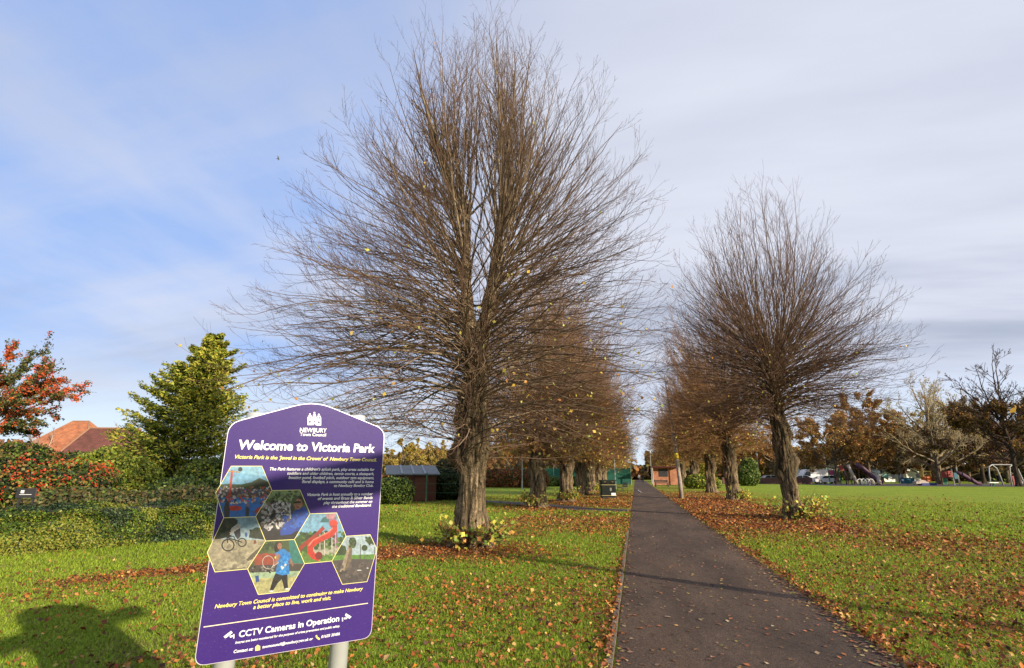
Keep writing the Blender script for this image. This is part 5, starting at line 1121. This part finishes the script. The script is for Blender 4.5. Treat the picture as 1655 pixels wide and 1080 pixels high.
# ------------------------------------------------------------------ shed and what stands by it
M_shed = mat('shed_boards', (.13, .045, .03), .8, noise=(3, .6, (.08, .03, .02)), bump=(12, .4, .01)); M_felt = mat('roof_felt', (.13, .14, .145), .6, noise=(2, .6, (.20, .215, .22)))
s0, s1 = gnd(628, 812), gnd(704, 811); sc_ = (s0+s1)/2; sw = float(np.linalg.norm((s1-s0)[:2])); sa = math.atan2(s1[1]-s0[1], s1[0]-s0[0])
sh = thing('garden_shed', 'low red-brown wooden shed with grey lean-to roof', 'shed', (float(sc_[0]), float(sc_[1]), 0), sa)
zf = float(at(665, 768, sc_[1])[2]); mb = MB(); mb.box((0, 1.2, zf/2), (sw, 2.4, zf))
for k in range(16): mb.box((0, -.012, .06+k*zf/16), (sw-.01, .03, zf/16-.02))
mb.build('wall', M_shed, sh)
mb = MB(); zb = zf+.55
mb.prism([(-sw/2-.25, -.25, zf), (sw/2+.2, -.25, zf), (sw/2+.2, 2.7, zb), (-sw/2-.25, 2.7, zb)], (0, 0, .07)); rf = mb.build('roof', M_felt, sh)
for k in range(1, 4):
    x_ = -sw/2+k*sw/4; mb = MB(); mb.prism([(x_-.06, -.26, zf+.075), (x_+.06, -.26, zf+.075), (x_+.06, 2.7, zb+.075), (x_-.06, 2.7, zb+.075)], (0, 0, .03)); mb.build('batten', mat('pale_batten', (.26, .28, .29), .5, noise=(5, .4, (.2, .22, .23))), rf)
mb = MB(); mb.box((sw*.18, -.045, zf*.47), (.85, .05, zf*.86), bev=.01); dr = mb.build('door', mat('shed_door', (.15, .06, .035), .8, noise=(4, .6, (.09, .035, .02))), sh)
mb = MB(); mb.tube([(sw*.18+.33, -.09, zf*.42), (sw*.18+.33, -.09, zf*.55)], .015, 6); mb.build('handle', M_dark, dr)
shrub('clipped_hedge', 'short clipped green hedge at the left end of the shed', 'hedge', Q(638, 27.6), [(-.7, 0, .65, .75, .7, .72), (0, 0, .68, .75, .7, .75), (.55, .1, .66, .55, .6, .72)], 9000, .09, GR+[(.14, .2, .05)], clump=.3)
shrub('dark_bush', 'dark evergreen bush at the right end of the shed', 'shrub', Q(727, 33.5), [(-.2, 0, .9, 1.3, 1.1, 1.1), (.9, .2, 1.0, 1.2, 1.1, 1.2), (-.6, .8, 1.5, .9, .9, 1.1)], 12000, .12, [(.03, .05, .015), (.05, .08, .02), (.08, .10, .03)], clump=.4)
M_gpost = mat('green_paint', (.02, .12, .07), .5, noise=(8, .4, (.03, .16, .10)))
fe = thing('mesh_fence', 'thin green post and wire fence in front of the shed', 'fence', Q(690, 28.5))
for dx in (-2.6, 0, 2.6):
    mb = MB(); mb.box((dx, dx*.23, .85), (.05, .05, 1.7), bev=.01); mb.build('post', M_gpost, fe)
for z_ in (.1, .6, 1.1, 1.62):
    mb = MB(); mb.tube([(-2.6, -.6, z_), (2.6, .6, z_)], .006, 5); mb.build('wire', M_gpost, fe)
# tennis court fence beyond the trunks
tf = thing('tennis_court_fence', 'tall green windbreak fence of the tennis court beyond the left row', 'fence', Q(900, 84))
for k in range(6):
    mb = MB(); mb.box((-8.5+k*4, 0, 1.5), (.08, .08, 3.0), bev=.01); mb.build('post', mat('pale_green_post', (.25, .42, .35), .5, noise=(5, .4, (.2, .3, .25))), tf)
    if k < 5: mb = MB(); mb.box((-6.5+k*4, .03, 1.35), (3.9, .02, 2.4)); mb.build('windbreak_panel', mat('windbreak', (.014, .09+.012*(k % 2), .065), .8, noise=(1.5, .6, (.03, .13, .10))), tf)
shrub('beech_hedge', 'rust-topped hedge right of the largest trunk', 'hedge', Q(828, 66), [(-3.5+i*1.4, 0, 1.0, 1.2, .9, 1.35) for i in range(6)], 9000, .2, [(.22, .07, .03), (.14, .06, .025), (.06, .09, .02), (.3, .12, .04)], clump=.3)
shrub('green_hedge', 'dark green hedge in front of the tennis court fence', 'hedge', Q(885, 74), [(-4+i*1.6, 0, .5, 1.3, .9, .8) for i in range(7)], 7000, .2, [(.05, .09, .02), (.09, .14, .025)])

# ------------------------------------------------------------------ lamp posts
def lamp():
    t = thing('street_lamp', 'x', 'street lamp', (0, 0, 0), 0, 'pale lamp posts')
    mb = MB(); mb.tube([(0, 0, 0), (0, 0, .9), (0, 0, .95), (0, 0, 5.2)], [.08, .08, .05, .035], 10); mb.build('pole', mat('lamp_pole', (.42, .43, .42), .45, noise=(3, .4, (.34, .35, .34))), t, False)
    mb = MB(); mb.tube([(0, 0, 5.2), (0, 0, 5.28), (0, 0, 5.62), (0, 0, 5.72)], [.05, .14, .20, .03], 12); mb.build('lamp_head', mat('lamp_glass', (.55, .56, .55), .25, noise=(6, .2, (.5, .5, .5))), t)
    return t
lm = lamp()
for i, (px, Y, lab) in enumerate([(844, 58, 'pale lamp post against the orange tree right of the largest trunk'), (994, 62, 'pale lamp post just beyond the litter bin'), (1053, 96, 'pale lamp post left of the brick shelter'), (1227, 112, 'pale lamp post seen left of the nearest right-hand lime'), (1337, 118, 'pale lamp post right of the white parked vehicles')]):
    c = lm if i == 0 else copy_tree(lm); c.location = Q(px, Y); c['label'] = lab

# ------------------------------------------------------------------ litter bin
bn = thing('litter_bin', 'large black litter bin with gold bands left of the path', 'bin', (*[float(v) for v in gnd(983, 806)[:2]], 0), _a)
def slab(w, d, z0, z1, cr=.12, k=5):
    p = []
    for (sx_, sy_, a0) in ((1, 1, 0), (-1, 1, 90), (-1, -1, 180), (1, -1, 270)):
        for j in range(k+1): a = R(a0+90*j/k); p.append((sx_*(w/2-cr)+cr*math.cos(a), sy_*(d/2-cr)+cr*math.sin(a), z0))
    mb = MB(); mb.prism(p, (0, 0, z1-z0)); return mb
M_bin = mat('bin_black', (.012, .016, .014), .25, coat=.4, noise=(4, .4, (.02, .025, .022))); M_gold = mat('gold_band', (.45, .38, .16), .4, noise=(9, .3, (.35, .3, .12)))
slab(1.02, .62, .0, .12).build('plinth', M_dark, bn); slab(1.08, .68, .12, .92).build('body', M_bin, bn)
slab(1.06, .66, .92, 1.14).build('hood', M_bin, bn); slab(1.12, .72, 1.14, 1.24, .14).build('lid', M_bin, bn)
for z_ in (.20, .90): slab(1.10, .70, z_, z_+.025).build('band', M_gold, bn)
for sx_ in (-.26, .26):
    mb = MB(); mb.box((sx_, -.336, 1.03), (.36, .01, .13), bev=.002); mb.build('slot', mat('slot_black', (.004, .004, .004), .9, noise=(4, .2, (.006, .006, .006))), bn)
    mb = MB(); mb.box((sx_, -.345, 1.11), (.05, .006, .02)); mb.box((sx_+.06, -.345, 1.11), (.05, .006, .02)); mb.build('lettering', M_gold, bn)
mb = MB(); mb.box((.32, -.348, .30), (.30, .008, .17)); mb.build('sticker', M_white, bn)
mb = MB(); mb.box((.14, -.348, .62), (.13, .008, .20), bev=.002); mb.build('emblem', mat('emblem_grey', (.22, .2, .2), .5, noise=(30, .6, (.1, .1, .1))), bn)
M_wood = mat('weathered_wood', (.16, .14, .13), .85, noise=(8, .5, (.10, .09, .085)), bump=(30, .4, .005)); 
def bench(label, loc, rz, arms=False, w=1.6, m=None):
    m = m or M_wood; t = thing('park_bench', label, 'bench', loc, rz)
    mb = MB()
    for k in range(4): mb.box((0, -.18+k*.12, .45), (w, .10, .035))
    mb.build('seat', m, t)
    mb = MB()
    for k in range(3): mb.box((0, .27+k*.03, .58+k*.13), (w, .03, .10))
    mb.build('backrest', m, t)
    for sx_ in (-1, 1):
        mb = MB(); x_ = sx_*(w/2-.12); mb.tube([(x_, -.22, 0), (x_, -.22, .43), (x_, .24, .43), (x_, .36, .95)], .03, 6); mb.tube([(x_, .25, .43), (x_, .30, 0)], .03, 6)
        mb.build('leg', M_dark, t)
        if arms: mb = MB(); mb.tube([(x_+.07*sx_, .28, .72), (x_+.07*sx_, .0, .78), (x_+.07*sx_, -.2, .70), (x_+.07*sx_, -.27, .50), (x_+.07*sx_, -.27, .0)], .035, 8); mb.build('armrest', M_dark, t)
    return t
bench('grey weathered bench just right of the litter bin', (*[float(v) for v in gnd(1006, 797)[:2]], 0), -1.25, w=1.5)
bench('dark bench with curved arms in front of the brick shelter', Q(1068, 74), .2, True, w=1.8, m=mat('dark_wood', (.05, .035, .03), .8, noise=(8, .4, (.08, .06, .05))))
# brick shelter / board
ks = thing('brick_shelter', 'orange brick shelter with dark red roof and black board beside the path', 'shelter', Q(1075, 82), .1)
mb = MB(); mb.box((0, .5, 1.35), (3.6, .25, 2.5)); mb.build('wall', tile_mat('orange_brick', (.50, .20, .11), (.58, .26, .15)), ks)
mb = MB(); mb.box((0, .1, 2.68), (4.1, 1.6, .16), bev=.03); mb.build('roof', mat('maroon_roof', (.10, .02, .02), .6, noise=(3, .4, (.06, .015, .015))), ks)
mb = MB(); mb.box((-.2, .35, 1.85), (1.3, .05, 1.1)); mb.build('board', M_dark, ks)
for x_ in (-1.85, 1.85):
    mb = MB(); mb.box((x_, -.5, 1.3), (.12, .12, 2.6), bev=.02); mb.build('post', mat('pale_post', (.45, .38, .33), .6, noise=(5, .4, (.38, .3, .26))), ks)
shrub('green_shrub', 'leafy green and yellow shrub at the right end of the brick shelter', 'shrub', Q(1127, 66), [(0, 0, .7, 1.6, 1.0, .9), (1.4, .2, .6, 1.2, 1, .8)], 5000, .16, [(.40, .38, .05), (.14, .2, .03), (.08, .12, .02)])
shrub('yellow_shrub', 'bright yellow-green shrub seen between two right row trunks', 'shrub', Q(1142, 86), [(0, 0, 1.6, 1.4, 1.0, 1.9)], 3500, .2, [(.50, .42, .05), (.3, .3, .04)])
shrub('green_shrub', 'tall green shrub at the lawn edge right of the second right-hand trunk', 'shrub', Q(1208, 84), [(0, 0, 1.5, 1.7, 1.2, 1.7), (.4, 0, 2.8, 1.1, 1, 1.2)], 6000, .2, [(.09, .14, .02), (.05, .09, .02), (.16, .2, .04)])
shrub('evergreen_bush', 'dark evergreen bush closing the far end of the path', 'shrub', Q(1030, 190), [(-3, 0, 2.5, 3.5, 2, 3), (3, 0, 2.2, 3, 2, 2.6)], 4000, .5, [(.012, .02, .008), (.03, .04, .012)])

# ------------------------------------------------------------------ vehicles, far buildings
M_tyre = mat('tyre', (.02, .02, .02), .9, noise=(9, .3, (.03, .03, .03))); M_glass = mat('car_glass', (.02, .025, .03), .08, spec=.6); M_rim = mat('rim', (.5, .5, .5), .35, metal=.6)
def car(label, loc, rz, body, prof, glass, w=1.8, wheels=(.85, 3.4), cat='car', group='vehicles parked beyond the field'):
    t = thing('parked_'+cat, label, cat, loc, rz, group); m = mat('car_paint', body, .3, coat=.6, noise=(2, .15, tuple(c*.9 for c in body)))
    L0 = max(p[0] for p in prof)
    mb = MB(); mb.prism([(x-L0/2, -w/2, z) for x, z in prof], (0, w, 0)); mb.build('body', m, t)
    for gpts in glass:
        for sy in (-1, 1):
            mb = MB(); pts = [(x-L0/2, sy*(w/2+.004), z) for x, z in gpts]
            mb.prism(pts, (0, sy*.006, 0)); mb.build('window', M_glass, t)
    for wx in wheels:
        for sy in (-1, 1):
            mb = MB(); mb.tube([(wx-L0/2, sy*(w/2-.16), .32), (wx-L0/2, sy*(w/2+.02), .32)], .32, 16); wh = mb.build('wheel', M_tyre, t)
            mb = MB(); mb.tube([(wx-L0/2, sy*(w/2+.02), .32), (wx-L0/2, sy*(w/2+.03), .32)], .19, 12); mb.build('rim', M_rim, wh)
    for sy in (-.62, .62):
        mb = MB(); mb.box((-L0/2-.006+prof[1][0], sy, .68), (.03, .26, .14)); mb.build('headlight', M_white, t)
    return t
HB = [(.1, .3), (0, .55), (.05, .78), (.95, .95), (1.65, 1.42), (3.3, 1.46), (4.0, .95), (4.2, .85), (4.22, .35), (4.1, .3)]
HG_ = [[(1.15, .96), (1.72, 1.36), (2.4, 1.38), (2.4, .96)], [(2.5, .96), (2.5, 1.38), (3.22, 1.38), (3.75, .96)]]
VB = [(.1, .3), (0, .6), (.05, 1.0), (.8, 1.25), (1.5, 2.35), (1.8, 2.5), (5.6, 2.5), (5.7, 2.4), (5.7, .35), (5.5, .3)]
VG = [[(1.05, 1.28), (1.6, 2.1), (2.3, 2.1), (2.3, 1.28)]]
car('white van parked highest and widest among the far vehicles', Q(1311, 108), .15, (.75, .75, .76), VB, VG, 2.0, (1.0, 4.6), 'van')
car('white car parked left of the white van', Q(1290, 104), .1, (.70, .71, .74), HB, HG_)
car('white car parked right of the white van, partly behind twigs', Q(1333, 106), .1, (.68, .68, .70), HB, HG_)
car('silver car parked farther left behind the nearest right-hand lime', Q(1240, 112), .1, (.42, .44, .46), HB, HG_)
lw = thing('low_wall', 'long low maroon brick wall beyond the field between the right row trunks', 'wall', Q(1238, 101), _a*.5)
mb = MB(); mb.box((0, 0, .5), (15, .3, 1.0)); mb.build('wall', tile_mat('maroon_brick', (.14, .06, .06), (.18, .08, .07)), lw)
mb = MB(); mb.box((0, 0, 1.04), (15.1, .4, .07), bev=.01); mb.build('coping', M_conc, lw)
for px, w_, h_, lab in ((1429, 3.2, 2.6, 'small white building left of the teal play panel'), (1466, 4.6, 2.7, 'wider white building behind the teal play panel'), (1316, 9, 3.4, 'low white building with grey roof behind the parked van')):
    t = thing('white_building', lab, 'building', Q(px, 138), _a)
    mb = MB(); mb.box((0, 0, h_/2), (w_, 4, h_)); mb.build('wall', M_white, t); mb = MB(); mb.box((0, 0, h_+.1), (w_+.4, 4.4, .2), bev=.05); mb.build('roof', mat('grey_roof', (.25, .26, .27), .8, noise=(2, .4, (.18, .19, .2))), t)
    mb = MB(); mb.box((w_*.2, -2.01, 1.3), (.9, .05, .9)); mb.build('window', M_glass, t)

# ------------------------------------------------------------------ playground
def mt(name, c, r=.6):
    c = tuple(v*.6 for v in c); return mat(name, c, r, noise=(3, .3, tuple(v*.75 for v in c)))
M_steel = mt('steel', (.55, .56, .55), .35); M_pur = mt('purple_plastic', (.14, .06, .11)); M_red = mt('red_plastic', (.38, .05, .04)); M_org = mt('orange_plastic', (.75, .16, .02)); M_yel = mt('yellow_plastic', (.75, .52, .10)); M_blu = mt('blue_plastic', (.03, .05, .25)); M_grn = mt('green_plastic', (.03, .22, .10)); M_teal = mt('teal_panel', (.02, .16, .22)); M_brn = mt('brown_timber', (.14, .08, .05), .8); M_cream = mt('cream_plastic', (.60, .50, .42))
YP = 97.0
kx = float(np.linalg.norm(at(1600, 767, YP)-at(1599, 767, YP)))      # metres per photo px at the play area
def pz(py, px=1500): return float(at(px, py, YP)[2])
# swing frame with two arches
sw_ = thing('swing_frame', 'silver arched swing frame at the right end of the playground', 'swings', Q(1624, 93), _a)
for i, x_ in enumerate((-1, 1)):
    X_ = x_*19*kx; hh = 3.0; mb = MB()
    mb.tube([(X_-.9, 0, 0), (X_-.75, 0, hh*.55), (X_-.55, 0, hh*.9), (X_, 0, hh), (X_+.55, 0, hh*.82), (X_+.8, 0, hh*.45), (X_+.95, 0, 0)], .09, 8); mb.build('arch', M_steel, sw_, True)
mb = MB(); mb.tube([(-19*kx, 0, 3.0), (19*kx, 0, 3.0)], .07, 8); mb.build('crossbar', M_steel, sw_)
for x_ in (-1.2, 1.2):
    mb = MB(); mb.box((x_, 0, .55), (.5, .25, .08)); st = mb.build('seat', M_dark, sw_)
    for q in (-.22, .22): mb = MB(); mb.tube([(x_+q, 0, .58), (x_+q, 0, 3.0)], .012, 4); mb.build('chain', M_steel, st)
rk = thing('spring_rocker', 'white topped green rocker at the left foot of the swing frame', 'play equipment', Q(1602, 92), _a)
mb = MB(); mb.box((0, 0, .45), (1.5, .3, .12), bev=.1); mb.build('seat', M_white, rk); mb = MB(); mb.tube([(-.1, 0, 0), (.1, 0, .2), (-.1, 0, .4)], .14, 8); mb.build('spring', M_grn, rk)
rp = thing('play_board', 'red play panel with white edge right of the swing arches', 'play equipment', Q(1641, 95), _a)
mb = MB(); mb.box((0, 0, .75), (1.3, .1, 1.3), bev=.02); mb.build('panel', M_red, rp); mb = MB(); mb.box((.8, 0, .75), (.25, .12, .9)); mb.build('end_board', M_white, rp)
# small slide and its tower
sd = thing('play_tower', 'small climbing tower with red and green panels and a maroon slide', 'play equipment', Q(1536, 94), _a)
for i, x_ in enumerate((-1.5, -.6, .3, 1.1)):
    mb = MB(); mb.tube([(x_, 0, 0), (x_, 0, 2.5+.2*(i % 2))], .08, 6); mb.build('post', M_steel if i > 1 else M_brn, sd)
for x_, z_, w_, m_ in ((-1.05, 1.6, .8, M_red), (-.1, 1.7, .7, M_red), (.7, 1.4, .6, M_teal), (-1.05, .6, .7, M_grn)):
    mb = MB(); mb.box((x_, -.1, z_), (w_, .06, .9), bev=.01); mb.build('panel', m_, sd)
mb = MB(); mb.box((-.2, .3, 1.1), (2.8, .8, .08)); mb.build('platform', M_brn, sd)
mb = MB(); mb.tube([(1.0, 0, 1.9), (1.8, 0, 1.6), (2.9, 0, .9), (3.7, 0, .35), (4.3, 0, .25)], [.26, .30, .30, .28, .24], 10); mb.build('slide', M_red if False else M_pur, sd, True)
# toddler play vehicle
rd = thing('play_vehicle', 'orange and yellow toddler play vehicle on a blue base', 'play equipment', Q(1491, 93), _a)
mb = MB(); mb.box((.4, 0, .18), (2.4, .9, .32), bev=.1); mb.build('base', M_blu, rd)
mb = MB(); mb.prism([(-1.5, -.4, .25), (.7, -.4, .25), (.5, -.4, .6), (-.7, -.4, .85), (-1.5, -.4, .5)], (0, .8, 0)); mb.build('bonnet', M_cream, rd)
mb = MB(); mb.box((.45, 0, .95), (1.2, .8, .75), bev=.15); mb.build('cab', M_org, rd)
mb = MB(); mb.tube([(.45, -.46, .95), (.45, -.52, .95)], .36, 16); mb.build('wheel_disc', M_org, rd)
for x_ in (-.12, 1.0): mb = MB(); mb.box((x_, 0, 1.62), (.14, .7, .75)); mb.build('pillar', M_yel, rd)
mb = MB(); mb.box((.45, 0, 2.05), (1.35, .9, .16), bev=.08); mb.build('roof', M_yel, rd)
tp = thing('play_board', 'teal blue board with a white symbol left of the orange play vehicle', 'play equipment', Q(1465, 96), _a)
mb = MB(); mb.box((0, 0, .65), (2.2, .08, .9), bev=.01); mb.build('board', M_teal, tp); mb = MB(); mb.tube([(-.8, -.06, .75), (-.8, -.07, .75)], .16, 12); mb.build('symbol', M_white, tp)
for x_ in (-1, 1): mb = MB(); mb.tube([(x_, .08, 0), (x_, .08, 1.1)], .04, 6); mb.build('post', M_steel, tp)
# net climber with green sail
nc = thing('net_climber', 'low green and grey net climber between the white buildings', 'play equipment', Q(1437, 97), _a)
mb = MB(); mb.prism([(-1.9, 0, 1.7), (0, 0, 1.7), (-.3, 0, .7)], (0, .08, 0)); mb.build('sail', mt('mint_sail', (.20, .42, .30)), nc)
mb = MB()
for k in range(7): mb.tube([(-.3+k*.3, 0, .8+.05*k), (0+k*.32, 0, 1.7-.04*k)], .02, 4); 
for k in range(5): mb.tube([(-.2+.05*k, 0, .85+k*.18), (2.0, 0, .9+k*.13)], .02, 4)
mb.build('net', M_steel, nc); nc.children[-1]['kind'] = 'stuff'
for a_, b_ in (((-2.2, 0, 0), (-2.0, 0, 1.8)), ((2.1, 0, 1.6), (2.7, 0, 0)), ((1.5, 0, 0), (1.9, 0, 1.7))): mb = MB(); mb.tube([a_, b_], .07, 6); mb.build('post', M_steel, nc)
cr_ = thing('spring_animal', 'cream and brown toddler rocker left of the net climber', 'play equipment', Q(1419, 93), _a)
mb = MB(); mb.tube([(0, 0, .1), (0, 0, .5), (-.1, 0, .9), (.1, 0, 1.4), (.4, 0, 1.5)], [.35, .30, .22, .25, .12], 8); mb.build('body', M_cream, cr_, True); mb = MB(); mb.box((.1, 0, .12), (1.2, .6, .2), bev=.08); mb.build('base', M_brn, cr_)
# big purple slide
bs_ = thing('slide_tower', 'dark climbing frame with long purple slide and white chute under the rust trees', 'play equipment', Q(1388, 96), _a)
mb = MB(); mb.tube([(-.1, 0, 3.1), (.7, 0, 2.7), (2.2, 0, 1.2), (3.0, 0, .45), (3.5, 0, .35)], [.34]*5, 10); mb.build('slide', M_pur, bs_, True)
mb = MB(); mb.tube([(-1.6, -.2, 3.1), (-1.3, -.2, 2.0), (-.8, -.2, .6), (-.6, -.2, .25)], [.22, .25, .25, .2], 10); mb.build('chute', M_cream, bs_, True)
for x_ in (-1.7, -.7, .2): mb = MB(); mb.tube([(x_, .3, 0), (x_, .3, 3.5)], .09, 6); mb.build('post', M_brn, bs_)
mb = MB(); mb.box((-.7, .3, 2.6), (2.2, 1.2, .1)); mb.build('platform', M_brn, bs_)
fs = thing('climbing_frame', 'dark climbing frame with pink and red panels left of the white chute', 'play equipment', Q(1357, 98), _a)
for i, x_ in enumerate((-1.8, -.9, 0, .9, 1.8)): mb = MB(); mb.tube([(x_, 0, 0), (x_, 0, 2.6+.3*(i % 2))], .08, 6); mb.build('post', M_dark if i % 2 else M_grn, fs)
for x_, z_, m_ in ((-1.4, 1.9, mt('pink_plastic', (.38, .05, .14))), (.4, 2.6, M_red), (1.3, 1.2, M_brn)): mb = MB(); mb.box((x_, -.1, z_), (.8, .06, .8), bev=.01); mb.build('panel', m_, fs)
# bicycle hoops
for i, dx in enumerate((-9, -3, 3, 9)):
    bh = thing('bicycle_hoop', 'white bicycle hoop in the short row before the purple slide', 'bike rack', Q(1397+dx, 92), 0, 'white bicycle hoops'); h_ = .95
    mb = MB(); mb.tube([(-.3, 0, 0), (-.38, 0, .5), (-.25, 0, .85), (0, 0, h_), (.25, 0, .85), (.38, 0, .5), (.3, 0, 0)], .05, 6); mb.build('hoop', M_white, bh, True)

# ------------------------------------------------------------------ people and birds
def person(label, loc, rz, top, legs, stride=.22, arm=.15):
    t = thing('person', label, 'person', loc, rz)
    V = [(0, 0, .95), (0, 0, 1.15), (0, 0, 1.38), (0, 0, 1.50), (0, -.01, 1.58), (0, -.01, 1.70), (.17, 0, 1.40), (.23, arm, 1.15), (.22, arm*1.2-.12, .92), (-.17, 0, 1.40), (-.23, -arm, 1.15), (-.22, -arm*1.2-.12, .92), (.09, 0, .90), (.10, -stride*.6, .50), (.10, -stride, .08), (.10, -stride-.14, .04), (-.09, 0, .90), (-.10, stride*.5, .50), (-.10, stride*1.2, .10), (-.10, stride*1.2-.12, .04)]
    Eg = [(0, 1), (1, 2), (2, 3), (3, 4), (4, 5), (2, 6), (6, 7), (7, 8), (2, 9), (9, 10), (10, 11), (0, 12), (12, 13), (13, 14), (14, 15), (0, 16), (16, 17), (17, 18), (18, 19)]
    rd_ = [.15, .13, .15, .06, .09, .085, .07, .05, .035, .07, .05, .035, .09, .065, .045, .035, .09, .065, .045, .035]
    me = bpy.data.meshes.new('body'); me.from_pydata(V, Eg, []); o = bpy.data.objects.new('body', me); link(o)
    md = o.modifiers.new('s', 'SKIN'); ss = o.modifiers.new('ss', 'SUBSURF'); ss.levels = 1; ss.render_levels = 1
    for i, r_ in enumerate(rd_): me.skin_vertices[0].data[i].radius = (r_, r_*.85)
    me.skin_vertices[0].data[0].use_root = True
    dg = bpy.context.evaluated_depsgraph_get(); m2 = bpy.data.meshes.new_from_object(o.evaluated_get(dg)); bpy.data.objects.remove(o)
    m2.name = 'body'
    for c in (top, legs, (.42, .25, .18), (.05, .035, .025)): m2.materials.append(mat('clothing', c, .85, noise=(8, .3, tuple(v*.7 for v in c))))
    for pl in m2.polygons:
        z = pl.center.z; pl.material_index = 1 if z < .95 and abs(pl.center.x) < .19 else (2 if z > 1.49 else 0); pl.use_smooth = True
        if z > 1.66 or (z > 1.56 and pl.center.y > .03): pl.material_index = 3
    b = bpy.data.objects.new('body', m2); link(b); b.parent = t
    return t
person('small walker in black and white far off near the green fence', Q(941, 88), 1.2, (.5, .48, .45), (.02, .02, .025))
person('pale dressed walker far down the path', Q(1032.5, 118), .1, (.45, .42, .40), (.10, .10, .13))
person('dark dressed walker far down the path at its right edge', Q(1038, 104), .1, (.02, .02, .025), (.02, .02, .025))
M_bw = mt('white_feathers', (.70, .68, .66), .7); M_bg = mt('grey_feathers', (.30, .31, .33), .7)
gl = thing('gull', 'white gull standing on the path far ahead', 'bird', (*[float(v) for v in gnd(1034, 800)[:2]], .006), 2.2)
mb = MB(); mb.tube([(-.24, 0, .17), (-.14, 0, .19), (-.03, 0, .21), (.08, 0, .24), (.13, 0, .29), (.15, 0, .34), (.19, 0, .345), (.22, 0, .34)], [.01, .045, .085, .075, .045, .045, .035, .008], 10); mb.build('body', M_bw, gl, True)
for sy in (-.03, .03): mb = MB(); mb.tube([(0, sy, .15), (.005, sy, .0)], .008, 5); mb.build('leg', M_org, gl)
for sy in (-1, 1): mb = MB(); mb.tube([(.06, sy*.07, .24), (-.08, sy*.08, .21), (-.26, sy*.03, .17)], [.03, .04, .01], 6); mb.build('wing', M_bg, gl)
fb = thing('flying_bird', 'tiny bird flying in the blue sky left of the largest tree', 'bird', tuple(float(v) for v in at(450, 257, 45)), .5)
mb = MB(); mb.tube([(-.22, 0, 0), (-.08, 0, .0), (.08, 0, .02), (.2, 0, .03)], [.02, .06, .05, .01], 6); mb.build('body', M_bg, fb, True)
for sy in (-1, 1): mb = MB(); mb.prism([(.08, 0, .02), (-.08, 0, .02), (-.06, sy*.28, .15), (-.12, sy*.52, .08), (.04, sy*.30, .17)], (0, 0, .012)); mb.build('wing', M_bg, fb)

# ------------------------------------------------------------------ far woodland closing the horizon
def woodland():
    Vs = []; a0, a1 = -70, 48; n = 62000
    a = np.radians(rng.uniform(a0, a1, n)); r = rng.uniform(165, 215, n)
    hmax = 5.5+8.0*fbm(np.stack([a*22, a*0, a*0+3], -1), 17, 4)+np.where(a > R(18), 3.0, 0)
    hmax = np.where((a > R(-52)) & (a < R(-30)), hmax*.6, hmax)
    hmax = np.where(np.abs(a) < R(1.2), 4, hmax)
    z = hmax*rng.uniform(0, 1, n)**.75
    C = np.stack([r*np.sin(a), r*np.cos(a), z], -1); cl = fbm(np.stack([a*40, z*.3, r*.03], -1), 3, 3)[:, None]
    col = np.where(cl < .42, pick([(.20, .09, .03), (.28, .14, .04)], n), np.where(cl < .52, pick([(.10, .09, .03), (.16, .13, .04)], n), pick([(.06, .045, .025), (.10, .07, .035)], n)))
    V, F3, cc = leaves_np(C, rng.normal(size=(n, 3))+[.3, -.6, .3], rng.uniform(.8, 1.9, n), col, 1.5, .2)
    tag(mesh_np('woodland', V, F3, M_leaf, None, cc), kind='stuff', cat='woodland', label='distant brown autumn woodland along the horizon')
woodland()
